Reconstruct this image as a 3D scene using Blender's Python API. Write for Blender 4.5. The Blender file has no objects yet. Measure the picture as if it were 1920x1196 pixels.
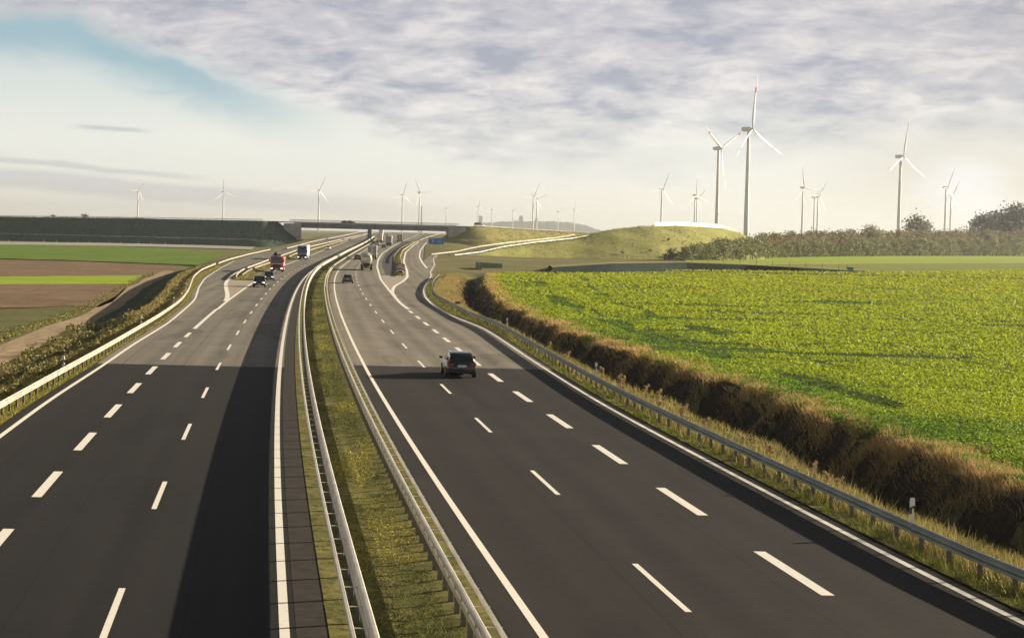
import bpy, bmesh, math, random
import numpy as np
from mathutils import Vector, Matrix

R = math.radians
rng = np.random.default_rng(7)
random.seed(7)
SC = bpy.context.scene
COL = SC.collection

# ------------------------------------------------------------------ camera geometry (metres, camera above the origin)
F = 3400.0
EYE = 8.6
ROLL = R(1.26)
PITCH = math.atan((598 - 438.4) * math.cos(ROLL) / F)
FWD = np.array([0, math.cos(PITCH), -math.sin(PITCH)])
_u0 = np.array([0, math.sin(PITCH), math.cos(PITCH)])
_r0 = np.array([1.0, 0, 0])
RIGHT = _r0 * math.cos(ROLL) + _u0 * math.sin(ROLL)
UP = -_r0 * math.sin(ROLL) + _u0 * math.cos(ROLL)
SUN_EL, SUN_AZ = R(16.5), R(22)          # azimuth measured from +X towards +Y
SUN = np.array([math.cos(SUN_AZ) * math.cos(SUN_EL), math.sin(SUN_AZ) * math.cos(SUN_EL), math.sin(SUN_EL)])
EXPO = 1.2


def hor(px):
    """height of the level line at a survey column"""
    return 438.4 + (px - 960) * math.tan(ROLL)


def ray(px, py):
    return FWD + RIGHT * (px - 960) / F + UP * (598 - py) / F


def zroad(D):
    D = np.asarray(D, float)
    z = np.where(D < 440, 0.0, np.where(D < 560, .0092 * (D - 440) ** 2 / 240, .552 + .0092 * (D - 560)))
    return np.where(D > 1250, 6.9 + .002 * (np.minimum(D, 1700) - 1250), z)


def zleft(D):
    D = np.asarray(D, float)
    t = np.clip((D - 150) / 60, 0, 1)
    r = np.clip((D - 380) / 320, 0, 1)
    return -(1.0 + .9 * t * t * (3 - 2 * t)) + 1.5 * r * r * (3 - 2 * r)


def gp(px, py, zf=None, dz=0.0):
    """survey sighting -> ground point (X, D) on the surface zf(D)+dz"""
    r = ray(px, py)
    zf = zf or zroad
    lo, hi = 15.0, 4000.0
    for _ in range(50):
        m = .5 * (lo + hi)
        if EYE + r[2] / r[1] * m - (float(zf(m)) + dz) > 0:
            lo = m
        else:
            hi = m
    return r[0] / r[1] * lo, lo


def at(px, py, D):
    r = ray(px, py)
    return np.array([r[0] / r[1] * D, D, EYE + r[2] / r[1] * D])


GRID = np.arange(0, 1700, 1.0)


def line(pts, sig=10, ext=None):
    """points (X, D) -> smooth X(D)"""
    p = sorted([(d, x) for x, d in pts])
    d = np.array([a for a, b in p]); x = np.array([b for a, b in p])
    y = np.interp(GRID, d, x)
    s0 = (x[1] - x[0]) / (d[1] - d[0]); y = np.where(GRID < d[0], x[0] + s0 * (GRID - d[0]), y)
    s1 = (x[-1] - x[-2]) / (d[-1] - d[-2]) if ext is None else ext
    y = np.where(GRID > d[-1], x[-1] + s1 * (GRID - d[-1]), y)
    n = int(4 * sig) + 1
    k = np.exp(-.5 * (np.arange(-n, n + 1) / sig) ** 2); k /= k.sum()
    e0 = y[0] - (y[1] - y[0]) * np.arange(n, 0, -1)
    e1 = y[-1] + (y[-1] - y[-2]) * np.arange(1, n + 1)
    y = np.convolve(np.concatenate([e0, y, e1]), k, 'valid')
    return lambda q: np.interp(q, GRID, y)


def pline(px, sig=10, dz=0.0, zf=None, ext=None, off=0.0):
    return line([(lambda t: (t[0] + off, t[1]))(gp(a, b, zf, dz)) for a, b in px], sig, ext)


# ------------------------------------------------------------------ alignment of the motorway
_ml = [(530, 1196), (522, 900), (520, 740), (528, 631), (541, 576), (562, 534), (585, 510.6), (612, 490.5)]
_mr = [(1022, 1196), (960, 1121), (894, 1015), (828, 917), (777, 836.6), (724, 760), (660, 640), (641, 604), (629, 549.6), (628, 530), (632, 514.8), (645, 493)]
_pts = [gp(*p) for p in _ml] + [(gp(*p)[0] - float(np.interp(gp(*p)[1], [35, 110], [5.56, 5.38])), gp(*p)[1]) for p in _mr] + [(-57.5, 635), (-68.5, 827), (-76.0, 960), (-88, 1200), (-97, 1400)]
_pd = np.array([b for a, b in _pts]); _px = np.array([a for a, b in _pts])
_wt = np.where(_pd < 120, 3.0, 1.0)
_cf = np.polyfit(_pd / 1000, _px, 8, w=_wt)
_dd = np.linspace(35, 1400, 120)
ML = line([(float(np.polyval(_cf, d / 1000)), d) for d in _dd], 14)
MR = lambda D: ML(D) + np.interp(D, [35, 110], [5.56, 5.38])
RE = pline([(1920, 1171), (1817, 1122), (1723, 1075), (1629, 1021), (1531, 971), (1440, 924), (1131, 760), (1006, 681), (905, 613), (843.6, 592), (812, 573.5), (795.5, 554.6), (793.4, 540), (802, 527.5), (809, 517), (807, 509.7), (815, 496), (812, 484.6), (820.6, 478)], 8)
LE = pline([(0, 818), (104, 740), (175.6, 698), (251, 644), (313.6, 608), (366, 562.5), (372, 540), (384, 522), (410, 505), (439, 489), (493, 473.5)], 9)
RR = line([(gp(a, b, None, .75)[0], gp(a, b, None, .75)[1]) for a, b in [(1920, 1071.6), (1817, 1031), (1710, 987), (1610, 946), (1518.6, 898.6), (1440, 861), (1200, 760), (1106, 706), (1018, 661), (955.6, 625.6), (893, 590), (843, 565), (817.6, 553), (809, 540), (812.6, 525), (824, 514)]], 8)
_RR0 = RR
RR = lambda D: np.maximum(_RR0(D), RE(np.minimum(D, 600)) + .98)
LR = line([(gp(a, b, None, .75)[0], gp(a, b, None, .75)[1]) for a, b in [(0, 754), (100, 699), (200.7, 645), (301, 587.6), (341, 560), (354.5, 540.7), (363, 517), (378, 504), (411, 490.5), (430, 484), (461.6, 476), (495, 469)]], 8)
FE = line([gp(*p) for p in [(1920, 930), (1700, 850), (1560, 790), (1400, 740), (1250, 690), (1100, 640), (1000, 600), (940, 570), (915, 540), (915, 515)]], 6)
TRK = line([(-33, 108), (-37, 135), (-43.6, 180), (-52.3, 240), (-63, 305), (-75.5, 392), (-86, 480)], 10)


def sstep(a, b, x):
    t = np.clip((np.asarray(x, float) - a) / (b - a), 0, 1)
    return t * t * (3 - 2 * t)


def terrain(X, D):
    """ground height; X and D arrays"""
    X = np.asarray(X, float); D = np.asarray(D, float)
    Dc = np.clip(D, 0, 1690)
    zr = zroad(D)
    # left of the left guardrail the ground falls to the fields
    lr = np.where(D < 600, LR(Dc), LR(600) + (ML(Dc) - ML(600)))
    l = lr - 1.2 - X
    w = 3.0 + np.maximum(zr - 0, 0) * 1.8
    f = np.clip((l - .4 - 2.4 * sstep(150, 190, D)) / w, 0, 1)
    f = f * f * (3 - 2 * f)
    z = zr + (zleft(D) + .0 - zr) * f
    # median dip
    m = X - ML(Dc)
    z = z - .12 * np.exp(-((m - 2.7) / .9) ** 2)
    # right side: ditch between the guardrail and the field edge
    fe = FE(np.clip(Dc, 0, 420))
    e = fe - X + .35 * np.sin(D / 3.7) + .28 * np.sin(D / 1.9 + X) + .2 * np.sin(D / 1.1 + 2)
    dd = -2.05 * sstep(-.1, 2.1, e) + 2.05 * sstep(3.2, 6.2, e) + .20 * (1 - sstep(-.6, 1.0, e))
    near = sstep(405, 350, D)
    z = np.where(X > RR(Dc) + .9, z + dd * near * sstep(0.9, 1.5, X - RR(Dc)), z)
    # right of the road the land stays level where the road starts to climb
    rr = np.where(D < 600, RE(np.minimum(Dc, 600)), RE(600) + (ML(Dc) - ML(600)) * .9) + 6
    g = sstep(0, 30, X - rr)
    zf = np.where(D < 1250, 0.3, 0.3 + np.clip((D - 1250) / 1500, 0, 1) * 2.5)
    z = np.where(D > 440, z * (1 - g) + zf * g, z)
    # far away everything runs out level
    far = sstep(1300, 2200, D)
    z = z * (1 - far) + 3.2 * far
    return z


# ------------------------------------------------------------------ objects, tags, meshes
def tag(o, label=None, cat=None, group=None, kind=None):
    if label: o['label'] = label
    if cat: o['category'] = cat
    if group: o['group'] = group
    if kind: o['kind'] = kind
    return o


def empty(name, loc, rz=0.0):
    o = bpy.data.objects.new(name, None)
    COL.objects.link(o)
    o.location = Vector([float(v) for v in loc]); o.rotation_euler = (0, 0, rz)
    return o


def link(name, me, mat=None, parent=None):
    o = bpy.data.objects.new(name, me)
    COL.objects.link(o)
    if mat is not None and len(me.materials) == 0:
        for m in (mat if isinstance(mat, (list, tuple)) else [mat]):
            me.materials.append(m)
    if parent is not None:
        o.parent = parent
    return o


def copy_tree(o, parent=None):
    c = o.copy(); COL.objects.link(c)
    if parent is not None: c.parent = parent
    for ch in list(o.children):
        copy_tree(ch, c)
    return c


class MB:
    """collects shapes for ONE mesh object"""
    def __init__(s): s.v = []; s.f = []; s.uv = None

    def poly(s, pts):
        n = len(s.v); s.v += [tuple(map(float, p)) for p in pts]; s.f.append(tuple(range(n, n + len(pts)))); return s

    def box(s, cx, cy, cz, sx, sy, sz, b=0.0, taper=1.0):
        x, y, z = sx / 2, sy / 2, sz / 2
        n = len(s.v)
        if b <= 0:
            for k, t in ((-1, 1), (1, taper)):
                for i, j in ((-1, -1), (1, -1), (1, 1), (-1, 1)):
                    s.v.append((cx + i * x * t, cy + j * y * t, cz + k * z))
            s.f += [(n + 3, n + 2, n + 1, n), (n + 4, n + 5, n + 6, n + 7)]
            for i in range(4):
                j = (i + 1) % 4; s.f.append((n + i, n + j, n + 4 + j, n + 4 + i))
            return s
        bm = bmesh.new()
        bmesh.ops.create_cube(bm, size=1)
        for v in bm.verts: v.co = Vector((v.co.x * sx, v.co.y * sy, v.co.z * sz))
        bmesh.ops.bevel(bm, geom=list(bm.edges), offset=b, segments=2, affect='EDGES', profile=.6)
        bm.verts.ensure_lookup_table(); bm.verts.index_update()
        s.v += [(v.co.x + cx, v.co.y + cy, v.co.z + cz) for v in bm.verts]
        s.f += [tuple(n + v.index for v in f.verts) for f in bm.faces]
        bm.free(); return s

    def tube(s, pts, rad, n=8, cap=True):
        pts = [Vector([float(c) for c in p]) for p in pts]
        if not hasattr(rad, '__len__'): rad = [rad] * len(pts)
        base = len(s.v)
        for i, p in enumerate(pts):
            d = (pts[min(i + 1, len(pts) - 1)] - pts[max(i - 1, 0)]).normalized()
            a = Vector((0, 0, 1)) if abs(d.z) < .9 else Vector((1, 0, 0))
            u = d.cross(a).normalized(); w = d.cross(u)
            for k in range(n):
                t = 2 * math.pi * k / n
                s.v.append(tuple(p + (u * math.cos(t) + w * math.sin(t)) * rad[i]))
        for i in range(len(pts) - 1):
            for k in range(n):
                a = base + i * n + k; b = base + i * n + (k + 1) % n
                s.f.append((a, b, b + n, a + n))
        if cap:
            s.f.append(tuple(base + k for k in range(n))[::-1])
            e = base + (len(pts) - 1) * n
            s.f.append(tuple(e + k for k in range(n)))
        return s

    def rings(s, rings, cap=True):
        base = len(s.v); n = len(rings[0])
        for r in rings: s.v += [tuple(map(float, p)) for p in r]
        for i in range(len(rings) - 1):
            for k in range(n):
                a = base + i * n + k; b = base + i * n + (k + 1) % n
                s.f.append((a, b, b + n, a + n))
        if cap:
            s.f.append(tuple(base + k for k in range(n))[::-1])
            e = base + (len(rings) - 1) * n
            s.f.append(tuple(e + k for k in range(n)))
        return s

    def build(s, name, mat, parent=None, smooth=False):
        me = bpy.data.meshes.new(name)
        me.from_pydata(s.v, [], s.f)
        bm = bmesh.new(); bm.from_mesh(me); bmesh.ops.recalc_face_normals(bm, faces=bm.faces); bm.to_mesh(me); bm.free()
        if smooth:
            me.polygons.foreach_set('use_smooth', [True] * len(me.polygons))
        return link(name, me, mat, parent)


def npmesh(name, V, Fq, mat, parent=None, smooth=False, uv=None, col=None):
    """V (n,3), Fq (m,k) -> one object; uv per vertex, col per vertex"""
    V = np.asarray(V, np.float32); Fq = np.asarray(Fq, np.int32)
    me = bpy.data.meshes.new(name)
    me.vertices.add(len(V)); me.vertices.foreach_set('co', V.ravel())
    m, k = Fq.shape
    me.loops.add(m * k); me.loops.foreach_set('vertex_index', Fq.ravel())
    me.polygons.add(m); me.polygons.foreach_set('loop_start', np.arange(0, m * k, k, dtype=np.int32))
    me.polygons.foreach_set('loop_total', np.full(m, k, np.int32))
    me.polygons.foreach_set('use_smooth', np.full(m, bool(smooth)))
    if uv is not None:
        l = me.uv_layers.new(name='UVMap'); l.data.foreach_set('uv', np.asarray(uv, np.float32)[Fq.ravel()].ravel())
    if col is not None:
        a = me.color_attributes.new('Col', 'FLOAT_COLOR', 'POINT')
        c = np.ones((len(V), 4), np.float32); c[:, :3] = col
        a.data.foreach_set('color', c.ravel())
    me.update(calc_edges=True); me.validate()
    return link(name, me, mat, parent)


def gridmesh(name, P, mat, smooth=True, uv=None, parent=None, keep=None):
    """P (rows, cols, 3)"""
    r, c, _ = P.shape
    i = np.arange(r * c).reshape(r, c)
    Fq = np.stack([i[:-1, :-1], i[:-1, 1:], i[1:, 1:], i[1:, :-1]], -1).reshape(-1, 4)
    if keep is not None:
        k = (keep[:-1, :-1] | keep[:-1, 1:] | keep[1:, 1:] | keep[1:, :-1]).reshape(-1)
        Fq = Fq[k]
    return npmesh(name, P.reshape(-1, 3), Fq, mat, parent, smooth, None if uv is None else uv.reshape(-1, 2))


# ------------------------------------------------------------------ node helpers and materials
class Nd:
    """tiny expression builder for shader maths"""
    def __init__(s, nt, sock): s.nt = nt; s.o = sock

    @staticmethod
    def _m(nt, op, *a, clamp=False):
        n = nt.nodes.new('ShaderNodeMath'); n.operation = op; n.use_clamp = clamp
        for i, x in enumerate(a):
            if isinstance(x, Nd): nt.links.new(x.o, n.inputs[i])
            else: n.inputs[i].default_value = float(x)
        return Nd(nt, n.outputs[0])
    def __add__(s, b): return Nd._m(s.nt, 'ADD', s, b)
    def __radd__(s, b): return Nd._m(s.nt, 'ADD', s, b)
    def __sub__(s, b): return Nd._m(s.nt, 'SUBTRACT', s, b)
    def __rsub__(s, b): return Nd._m(s.nt, 'SUBTRACT', b, s)
    def __mul__(s, b): return Nd._m(s.nt, 'MULTIPLY', s, b)
    def __rmul__(s, b): return Nd._m(s.nt, 'MULTIPLY', s, b)
    def __truediv__(s, b): return Nd._m(s.nt, 'DIVIDE', s, b)
    def f(s, op, *a, clamp=False): return Nd._m(s.nt, op, s, *a, clamp=clamp)
    def step(s, a, b):
        n = s.nt.nodes.new('ShaderNodeMapRange'); n.interpolation_type = 'SMOOTHSTEP'
        s.nt.links.new(s.o, n.inputs[0])
        n.inputs[1].default_value = a; n.inputs[2].default_value = b
        if a > b:
            n.inputs[1].default_value = b; n.inputs[2].default_value = a; n.inputs[3].default_value = 1; n.inputs[4].default_value = 0
        return Nd(s.nt, n.outputs[0])


def new_mat(name):
    m = bpy.data.materials.new(name); m.use_nodes = True
    nt = m.node_tree; nt.nodes.clear()
    out = nt.nodes.new('ShaderNodeOutputMaterial')
    return m, nt, out


def vmix(nt, fac, a, b, mode='MIX'):
    n = nt.nodes.new('ShaderNodeMix'); n.data_type = 'RGBA'; n.blend_type = mode
    for sock, x in ((n.inputs[0], fac), (n.inputs[6], a), (n.inputs[7], b)):
        if isinstance(x, Nd): nt.links.new(x.o, sock)
        elif hasattr(x, 'is_linked'): nt.links.new(x, sock)
        elif hasattr(x, '__len__'): sock.default_value = (*x, 1) if len(x) == 3 else x
        else: sock.default_value = x
    return n.outputs[2]


def noise(nt, vec, scale, detail=3, rough=.55, dist=0.0):
    n = nt.nodes.new('ShaderNodeTexNoise'); n.inputs['Scale'].default_value = scale
    n.inputs['Detail'].default_value = detail; n.inputs['Roughness'].default_value = rough
    n.inputs['Distortion'].default_value = dist
    if vec is not None: nt.links.new(vec, n.inputs['Vector'])
    return Nd(nt, n.outputs['Fac'])


def scaled(nt, vec, sx, sy, sz):
    n = nt.nodes.new('ShaderNodeMapping'); n.inputs['Scale'].default_value = (sx, sy, sz)
    nt.links.new(vec, n.inputs['Vector']); return n.outputs[0]


def coords(nt, which='Object'):
    return nt.nodes.new('ShaderNodeTexCoord').outputs[which]


def bsdf(nt, out, col, rough=.7, spec=.3, metal=0.0, bump=None, bstr=.3, bdist=.02, coat=0.0):
    b = nt.nodes.new('ShaderNodeBsdfPrincipled')
    if hasattr(col, 'is_linked'): nt.links.new(col, b.inputs['Base Color'])
    else: b.inputs['Base Color'].default_value = (*col, 1)
    if isinstance(rough, Nd): nt.links.new(rough.o, b.inputs['Roughness'])
    else: b.inputs['Roughness'].default_value = rough
    b.inputs['Specular IOR Level'].default_value = spec
    b.inputs['Metallic'].default_value = metal
    b.inputs['Coat Weight'].default_value = coat
    if bump is not None:
        n = nt.nodes.new('ShaderNodeBump'); n.inputs['Strength'].default_value = bstr; n.inputs['Distance'].default_value = bdist
        nt.links.new(bump.o, n.inputs['Height']); nt.links.new(n.outputs[0], b.inputs['Normal'])
    nt.links.new(b.outputs[0], out.inputs['Surface'])
    return b


def simple(name, col, rough=.6, spec=.4, metal=0.0, var=.12, scale=3.0, coat=0.0):
    m, nt, out = new_mat(name)
    c = coords(nt)
    n = noise(nt, c, scale, 4)
    a = tuple(max(0, x * (1 - var)) for x in col); b = tuple(min(1, x * (1 + var)) for x in col)
    bsdf(nt, out, vmix(nt, n.step(.3, .7), a, b), rough, spec, metal, coat=coat)
    return m


def ground_mat(name, stops, scale, fine=4.0, bstr=.6, bdist=.1, aniso=(1, 1, 1), rough=.95):
    """mottled natural ground: three tones"""
    m, nt, out = new_mat(name)
    c = coords(nt)
    cs = scaled(nt, c, *aniso)
    n1 = noise(nt, cs, scale, 5, .6, .4); n2 = noise(nt, cs, fine, 4, .7)
    a = vmix(nt, n1.step(.35, .65), stops[0], stops[1])
    b = vmix(nt, n2.step(.42, .68), a, stops[2])
    bsdf(nt, out, b, rough, .1, bump=n2 * .6 + n1 * .4, bstr=bstr, bdist=bdist)
    return m


def leaf_mat(name, trans=.35, rough=.6, spec=.25, tint=(1, 1, 1)):
    m, nt, out = new_mat(name)
    at_ = nt.nodes.new('ShaderNodeAttribute'); at_.attribute_name = 'Col'
    c = vmix(nt, 1.0, at_.outputs['Color'], tint, 'MULTIPLY')
    b = bsdf(nt, out, c, rough, spec)
    t = nt.nodes.new('ShaderNodeBsdfTranslucent'); nt.links.new(c, t.inputs[0])
    mx = nt.nodes.new('ShaderNodeMixShader'); mx.inputs[0].default_value = trans
    nt.links.new(b.outputs[0], mx.inputs[1]); nt.links.new(t.outputs[0], mx.inputs[2])
    nt.links.new(mx.outputs[0], out.inputs['Surface'])
    return m


def asphalt_mat(name, joint, near, far, lanes=3.78, phase=0.0):
    """UV: u = metres from the median line, v = metres along"""
    m, nt, out = new_mat(name)
    uv = coords(nt, 'UV'); ob = coords(nt)
    sep = nt.nodes.new('ShaderNodeSeparateXYZ'); nt.links.new(uv, sep.inputs[0])
    u = Nd(nt, sep.outputs[0]); v = Nd(nt, sep.outputs[1])
    streak = noise(nt, scaled(nt, uv, 1.3, .012, 1), 1.0, 3, .6)
    mott = noise(nt, ob, .22, 4, .6)
    grain = noise(nt, ob, 8, 3, .8)
    wheel = ((u + phase) * (2 * math.pi / (lanes / 2))).f('SINE')
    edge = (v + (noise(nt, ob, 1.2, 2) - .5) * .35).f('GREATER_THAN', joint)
    mid = noise(nt, ob, 2.6, 4, .65)
    lane = (u + phase + 40) / 3.8
    fl = lane.f('FLOOR'); fr = lane.f('FRACT')
    tone = ((fl * 12.9898).f('SINE') * 43758.5).f('FRACT')
    oil = (fr - .5).f('ABSOLUTE').step(.16, .02)
    tracks = ((fr - .5).f('ABSOLUTE') - .24).f('ABSOLUTE').step(.11, .02)
    tar = ((fr - .03).f('ABSOLUTE') + (mid - .5) * .006).f('ABSOLUTE').step(.011, .006)
    patchn = noise(nt, scaled(nt, uv, .30, .045, 1), 1.0, 1, .3)
    lum = 1 + (streak - .5) * .62 + (mid - .5) * .62 + (tone - .5) * .16 - oil * .15 + tracks * .11 - tar * .32 - patchn.step(.60, .62) * .20 + (mott - .5) * .60 + (grain - .5) * .95
    lum = lum.f('MAXIMUM', .25)
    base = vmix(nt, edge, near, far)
    # dark sealed seam at the transverse joint
    seam = (v - joint).f('ABSOLUTE').step(.5, .2)
    base = vmix(nt, seam * .55, base, (.02, .02, .02))
    cmb = nt.nodes.new('ShaderNodeCombineXYZ')
    for i in range(3): nt.links.new(lum.o, cmb.inputs[i])
    col = vmix(nt, 1.0, base, cmb.outputs[0], 'MULTIPLY')
    bsdf(nt, out, col, .84 + (streak - .5) * .15, .20, bump=grain, bstr=.25, bdist=.01)
    return m


def paint_mat():
    m, nt, out = new_mat('road_paint')
    ob = coords(nt)
    w = noise(nt, ob, 6, 4, .7)
    bsdf(nt, out, vmix(nt, w.step(.54, .78), (.82, .79, .72), (.52, .49, .44)), .7, .3)
    return m


M = {}
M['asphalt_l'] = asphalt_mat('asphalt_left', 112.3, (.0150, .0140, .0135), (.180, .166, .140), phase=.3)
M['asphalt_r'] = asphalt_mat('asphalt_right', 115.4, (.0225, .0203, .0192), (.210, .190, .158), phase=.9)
M['asphalt_x'] = simple('asphalt_plain', (.13, .12, .105), .85, .25, var=.18, scale=.5)
M['asphalt_dark'] = simple('asphalt_shoulder', (.06, .055, .06), .85, .25, var=.15, scale=.8)
M['paint'] = paint_mat()
M['hatch'] = simple('gore_concrete', (.36, .32, .26), .8, .2, var=.12, scale=.6)


def galv_mat(name, c0, c1, rough):
    """zinc-coated steel: dull patches, grime towards rusty specks"""
    m, nt, out = new_mat(name)
    ob = coords(nt)
    n1 = noise(nt, ob, .9, 4, .65); n2 = noise(nt, ob, 9, 4, .7)
    a = vmix(nt, n1.step(.35, .65), c0, c1)
    a = vmix(nt, n2.step(.60, .74) * .6, a, (.22, .15, .09))
    bsdf(nt, out, a, rough, .5, .45, bump=n2, bstr=.1, bdist=.01)
    return m


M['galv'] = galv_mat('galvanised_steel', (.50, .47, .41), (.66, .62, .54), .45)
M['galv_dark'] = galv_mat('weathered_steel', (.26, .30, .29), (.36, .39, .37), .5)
M['post'] = simple('steel_post', (.20, .185, .165), .55, .4, .4, var=.2, scale=4)
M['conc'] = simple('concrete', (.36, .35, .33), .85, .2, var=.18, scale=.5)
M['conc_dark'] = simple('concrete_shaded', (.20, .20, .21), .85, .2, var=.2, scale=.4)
M['white'] = simple('white_coating', (.82, .82, .82), .45, .4, var=.03, scale=.1)
M['plastic_w'] = simple('white_plastic', (.82, .82, .80), .5, .4, var=.04)
M['black'] = simple('black_plastic', (.02, .02, .022), .5, .4, var=.1)
M['rubber'] = simple('tyre_rubber', (.022, .022, .022), .85, .2, var=.2)
M['rim'] = simple('alloy_rim', (.45, .45, .46), .35, .5, .8, var=.05)
M['glass'] = simple('car_glass', (.012, .018, .020), .06, .7, var=.1)
M['chrome'] = simple('chrome', (.7, .7, .7), .2, .5, .9, var=.02)
M['red_light'] = simple('red_lens', (.45, .02, .02), .2, .6, var=.1)
M['lamp'] = simple('headlamp_lens', (.85, .86, .88), .12, .7, var=.03)
_b = next(n for n in M['lamp'].node_tree.nodes if n.type == 'BSDF_PRINCIPLED')
_b.inputs['Emission Color'].default_value = (1, .97, .9, 1); _b.inputs['Emission Strength'].default_value = .8   # dipped beams are on
M['plate'] = simple('licence_plate', (.78, .78, .76), .4, .4, var=.03)
M['redpaint'] = simple('red_plastic', (.50, .03, .02), .45, .4, var=.06)
M['signblue'] = simple('sign_blue', (.012, .15, .60), .45, .4, var=.05)
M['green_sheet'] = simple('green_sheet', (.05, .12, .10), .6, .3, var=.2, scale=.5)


def carpaint(name, col):
    return simple(name, col, .25, .4, .1, var=.03, coat=.35)


# ------------------------------------------------------------------ ground
soil = ground_mat('ground_grassland', ((.150, .145, .055), (.225, .20, .085), (.10, .105, .04)), .05, .9, .7, .25)


def rows(a, b):
    out = [a]
    while out[-1] < b:
        d = out[-1]
        out.append(d + (1.6 if d < 160 else 2.6 if d < 460 else 6 if d < 1300 else d * .07))
    return np.array(out)


DR = rows(8, 15000)
s_cols = np.concatenate([-np.geomspace(700, 64, 26), np.arange(-62, -20, 1.2), np.arange(-20, -1, 2.5), np.arange(-.5, 6.5, .5),
                         np.arange(8, 17, 2.0), np.arange(17, 32, .5), np.arange(33, 64, 2.0), np.geomspace(66, 800, 34)])
Pg = np.zeros((len(DR), len(s_cols), 3))
for i, d in enumerate(DR):
    k = 1 + max(0, d - 1400) / 900
    x = ML(min(d, 1400)) + s_cols * k
    Pg[i, :, 0] = x; Pg[i, :, 1] = d; Pg[i, :, 2] = terrain(x, np.full_like(x, d)) - .05
tag(gridmesh('ground', Pg, soil), kind='structure')


def drows(d0, d1):
    out = [d0]
    while out[-1] < d1:
        d = out[-1]; out.append(min(d1, d + (1.5 if d < 120 else 3 if d < 500 else 6)))
    return np.array(out)


def strip(name, fl, fr, d0, d1, dz, mat, parent=None, n=2, zf=None, ref=None, skirt=0.0):
    D = drows(d0, d1)
    a = fl(D) + 0 * D; b = fr(D) + 0 * D
    t = np.linspace(0, 1, n)
    X = a[:, None] * (1 - t) + b[:, None] * t
    DD = np.repeat(D[:, None], n, 1)
    Z = (zroad(DD) if zf is None else zf(X, DD)) + dz
    uv = np.stack([X - (ref or ML)(D)[:, None], DD], -1)
    if skirt:
        X = np.concatenate([X[:, :1], X, X[:, -1:]], 1); DD = np.concatenate([DD[:, :1], DD, DD[:, -1:]], 1)
        Z = np.concatenate([Z[:, :1] - skirt, Z, Z[:, -1:] - skirt], 1); uv = np.concatenate([uv[:, :1], uv, uv[:, -1:]], 1)
    o = gridmesh(name, np.stack([X, DD, Z], -1), mat, False, uv, parent)
    return o


def lim(f, d): return lambda D: f(np.minimum(D, d)) + (ML(D) - ML(np.minimum(D, d)))


# carriageways
LEx = lim(LE, 560); REx = lim(RE, 600)
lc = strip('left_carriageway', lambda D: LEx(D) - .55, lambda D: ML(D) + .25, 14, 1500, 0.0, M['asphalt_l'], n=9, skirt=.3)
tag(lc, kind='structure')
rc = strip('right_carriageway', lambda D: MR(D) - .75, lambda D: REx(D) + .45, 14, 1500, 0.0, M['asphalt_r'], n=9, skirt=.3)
tag(rc, kind='structure')


def gutter_mat():
    m, nt, out = new_mat('gutter_slabs')
    uv = coords(nt, 'UV'); ob = coords(nt)
    sep = nt.nodes.new('ShaderNodeSeparateXYZ'); nt.links.new(uv, sep.inputs[0])
    v = Nd(nt, sep.outputs[1])
    fr = (v / 1.9).f('FRACT')
    j = fr.step(.035, .012)
    n = noise(nt, ob, 1.6, 4, .7)
    a = vmix(nt, n.step(.3, .7), (.030, .026, .023), (.052, .044, .037))
    bsdf(nt, out, vmix(nt, j * .8, a, (.012, .011, .01)), .85, .2)
    return m


M['gutter'] = gutter_mat()
tag(strip('gutter', lambda D: ML(D) + .25, lambda D: ML(D) + .95, 14, 700, .004, M['gutter'], skirt=.2), kind='structure')

# ------------------------------------------------------------------ painted markings (parts of their carriageway)
PZ = .006


def edge_line(f, w, d0, d1, parent, dz=PZ, name='edge_line'):
    return strip(name, lambda D: f(D) - w / 2, lambda D: f(D) + w / 2, d0, d1, dz, M['paint'], parent)


def wline(w0, w1):
    return lambda D: w0 + (w1 - w0) * np.clip((D - 60) / 300, 0, 1)


def dashes(f, w, first, period, length, last, parent):
    mb = MB()
    d = first
    while d < last:
        ds = np.linspace(d - length / 2, d + length / 2, 4)
        ww = w(d) if callable(w) else w
        for a, b in zip(ds[:-1], ds[1:]):
            mb.poly([(f(a) - ww / 2, a, zroad(a) + PZ), (f(a) + ww / 2, a, zroad(a) + PZ), (f(b) + ww / 2, b, zroad(b) + PZ), (f(b) - ww / 2, b, zroad(b) + PZ)])
        d += period
    return mb.build('lane_dashes', M['paint'], parent)


edge_line(lambda D: ML(D), .22, 14, 1350, lc)
edge_line(lambda D: MR(D), .20, 14, 1350, rc)
edge_line(LE, .22, 14, 470, lc)
edge_line(RE, .20, 14, 600, rc)
Ld1 = lambda D: ML(D) - 3.80
Ld2 = lambda D: ML(D) - 7.62
Rd1 = lambda D: MR(D) + 3.80
Rd2 = line([gp(*p) for p in [(1485, 1073), (1273, 938), (1137, 848), (1047, 788), (978, 743), (928, 708), (752, 570.6)]], 8)
GL = pline([(880, 664), (813, 610), (752, 570.6), (732, 547), (713.7, 524), (707, 500.4), (708.7, 487), (717, 475), (733.8, 463.6), (747, 456)], 8, ext=-.03)
dashes(Ld1, .16, 39.7 - 18.15, 18.15, 6, 1000, lc)
dashes(Ld2, .32, 47.7 - 24.1, 12.05, 6, 150, lc)
dashes(Rd1, .16, 44.4 - 18.4, 18.4, 6, 1000, rc)
dashes(Rd2, .33, 46.7 - 24.6, 12.3, 6, 202, rc)
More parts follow.
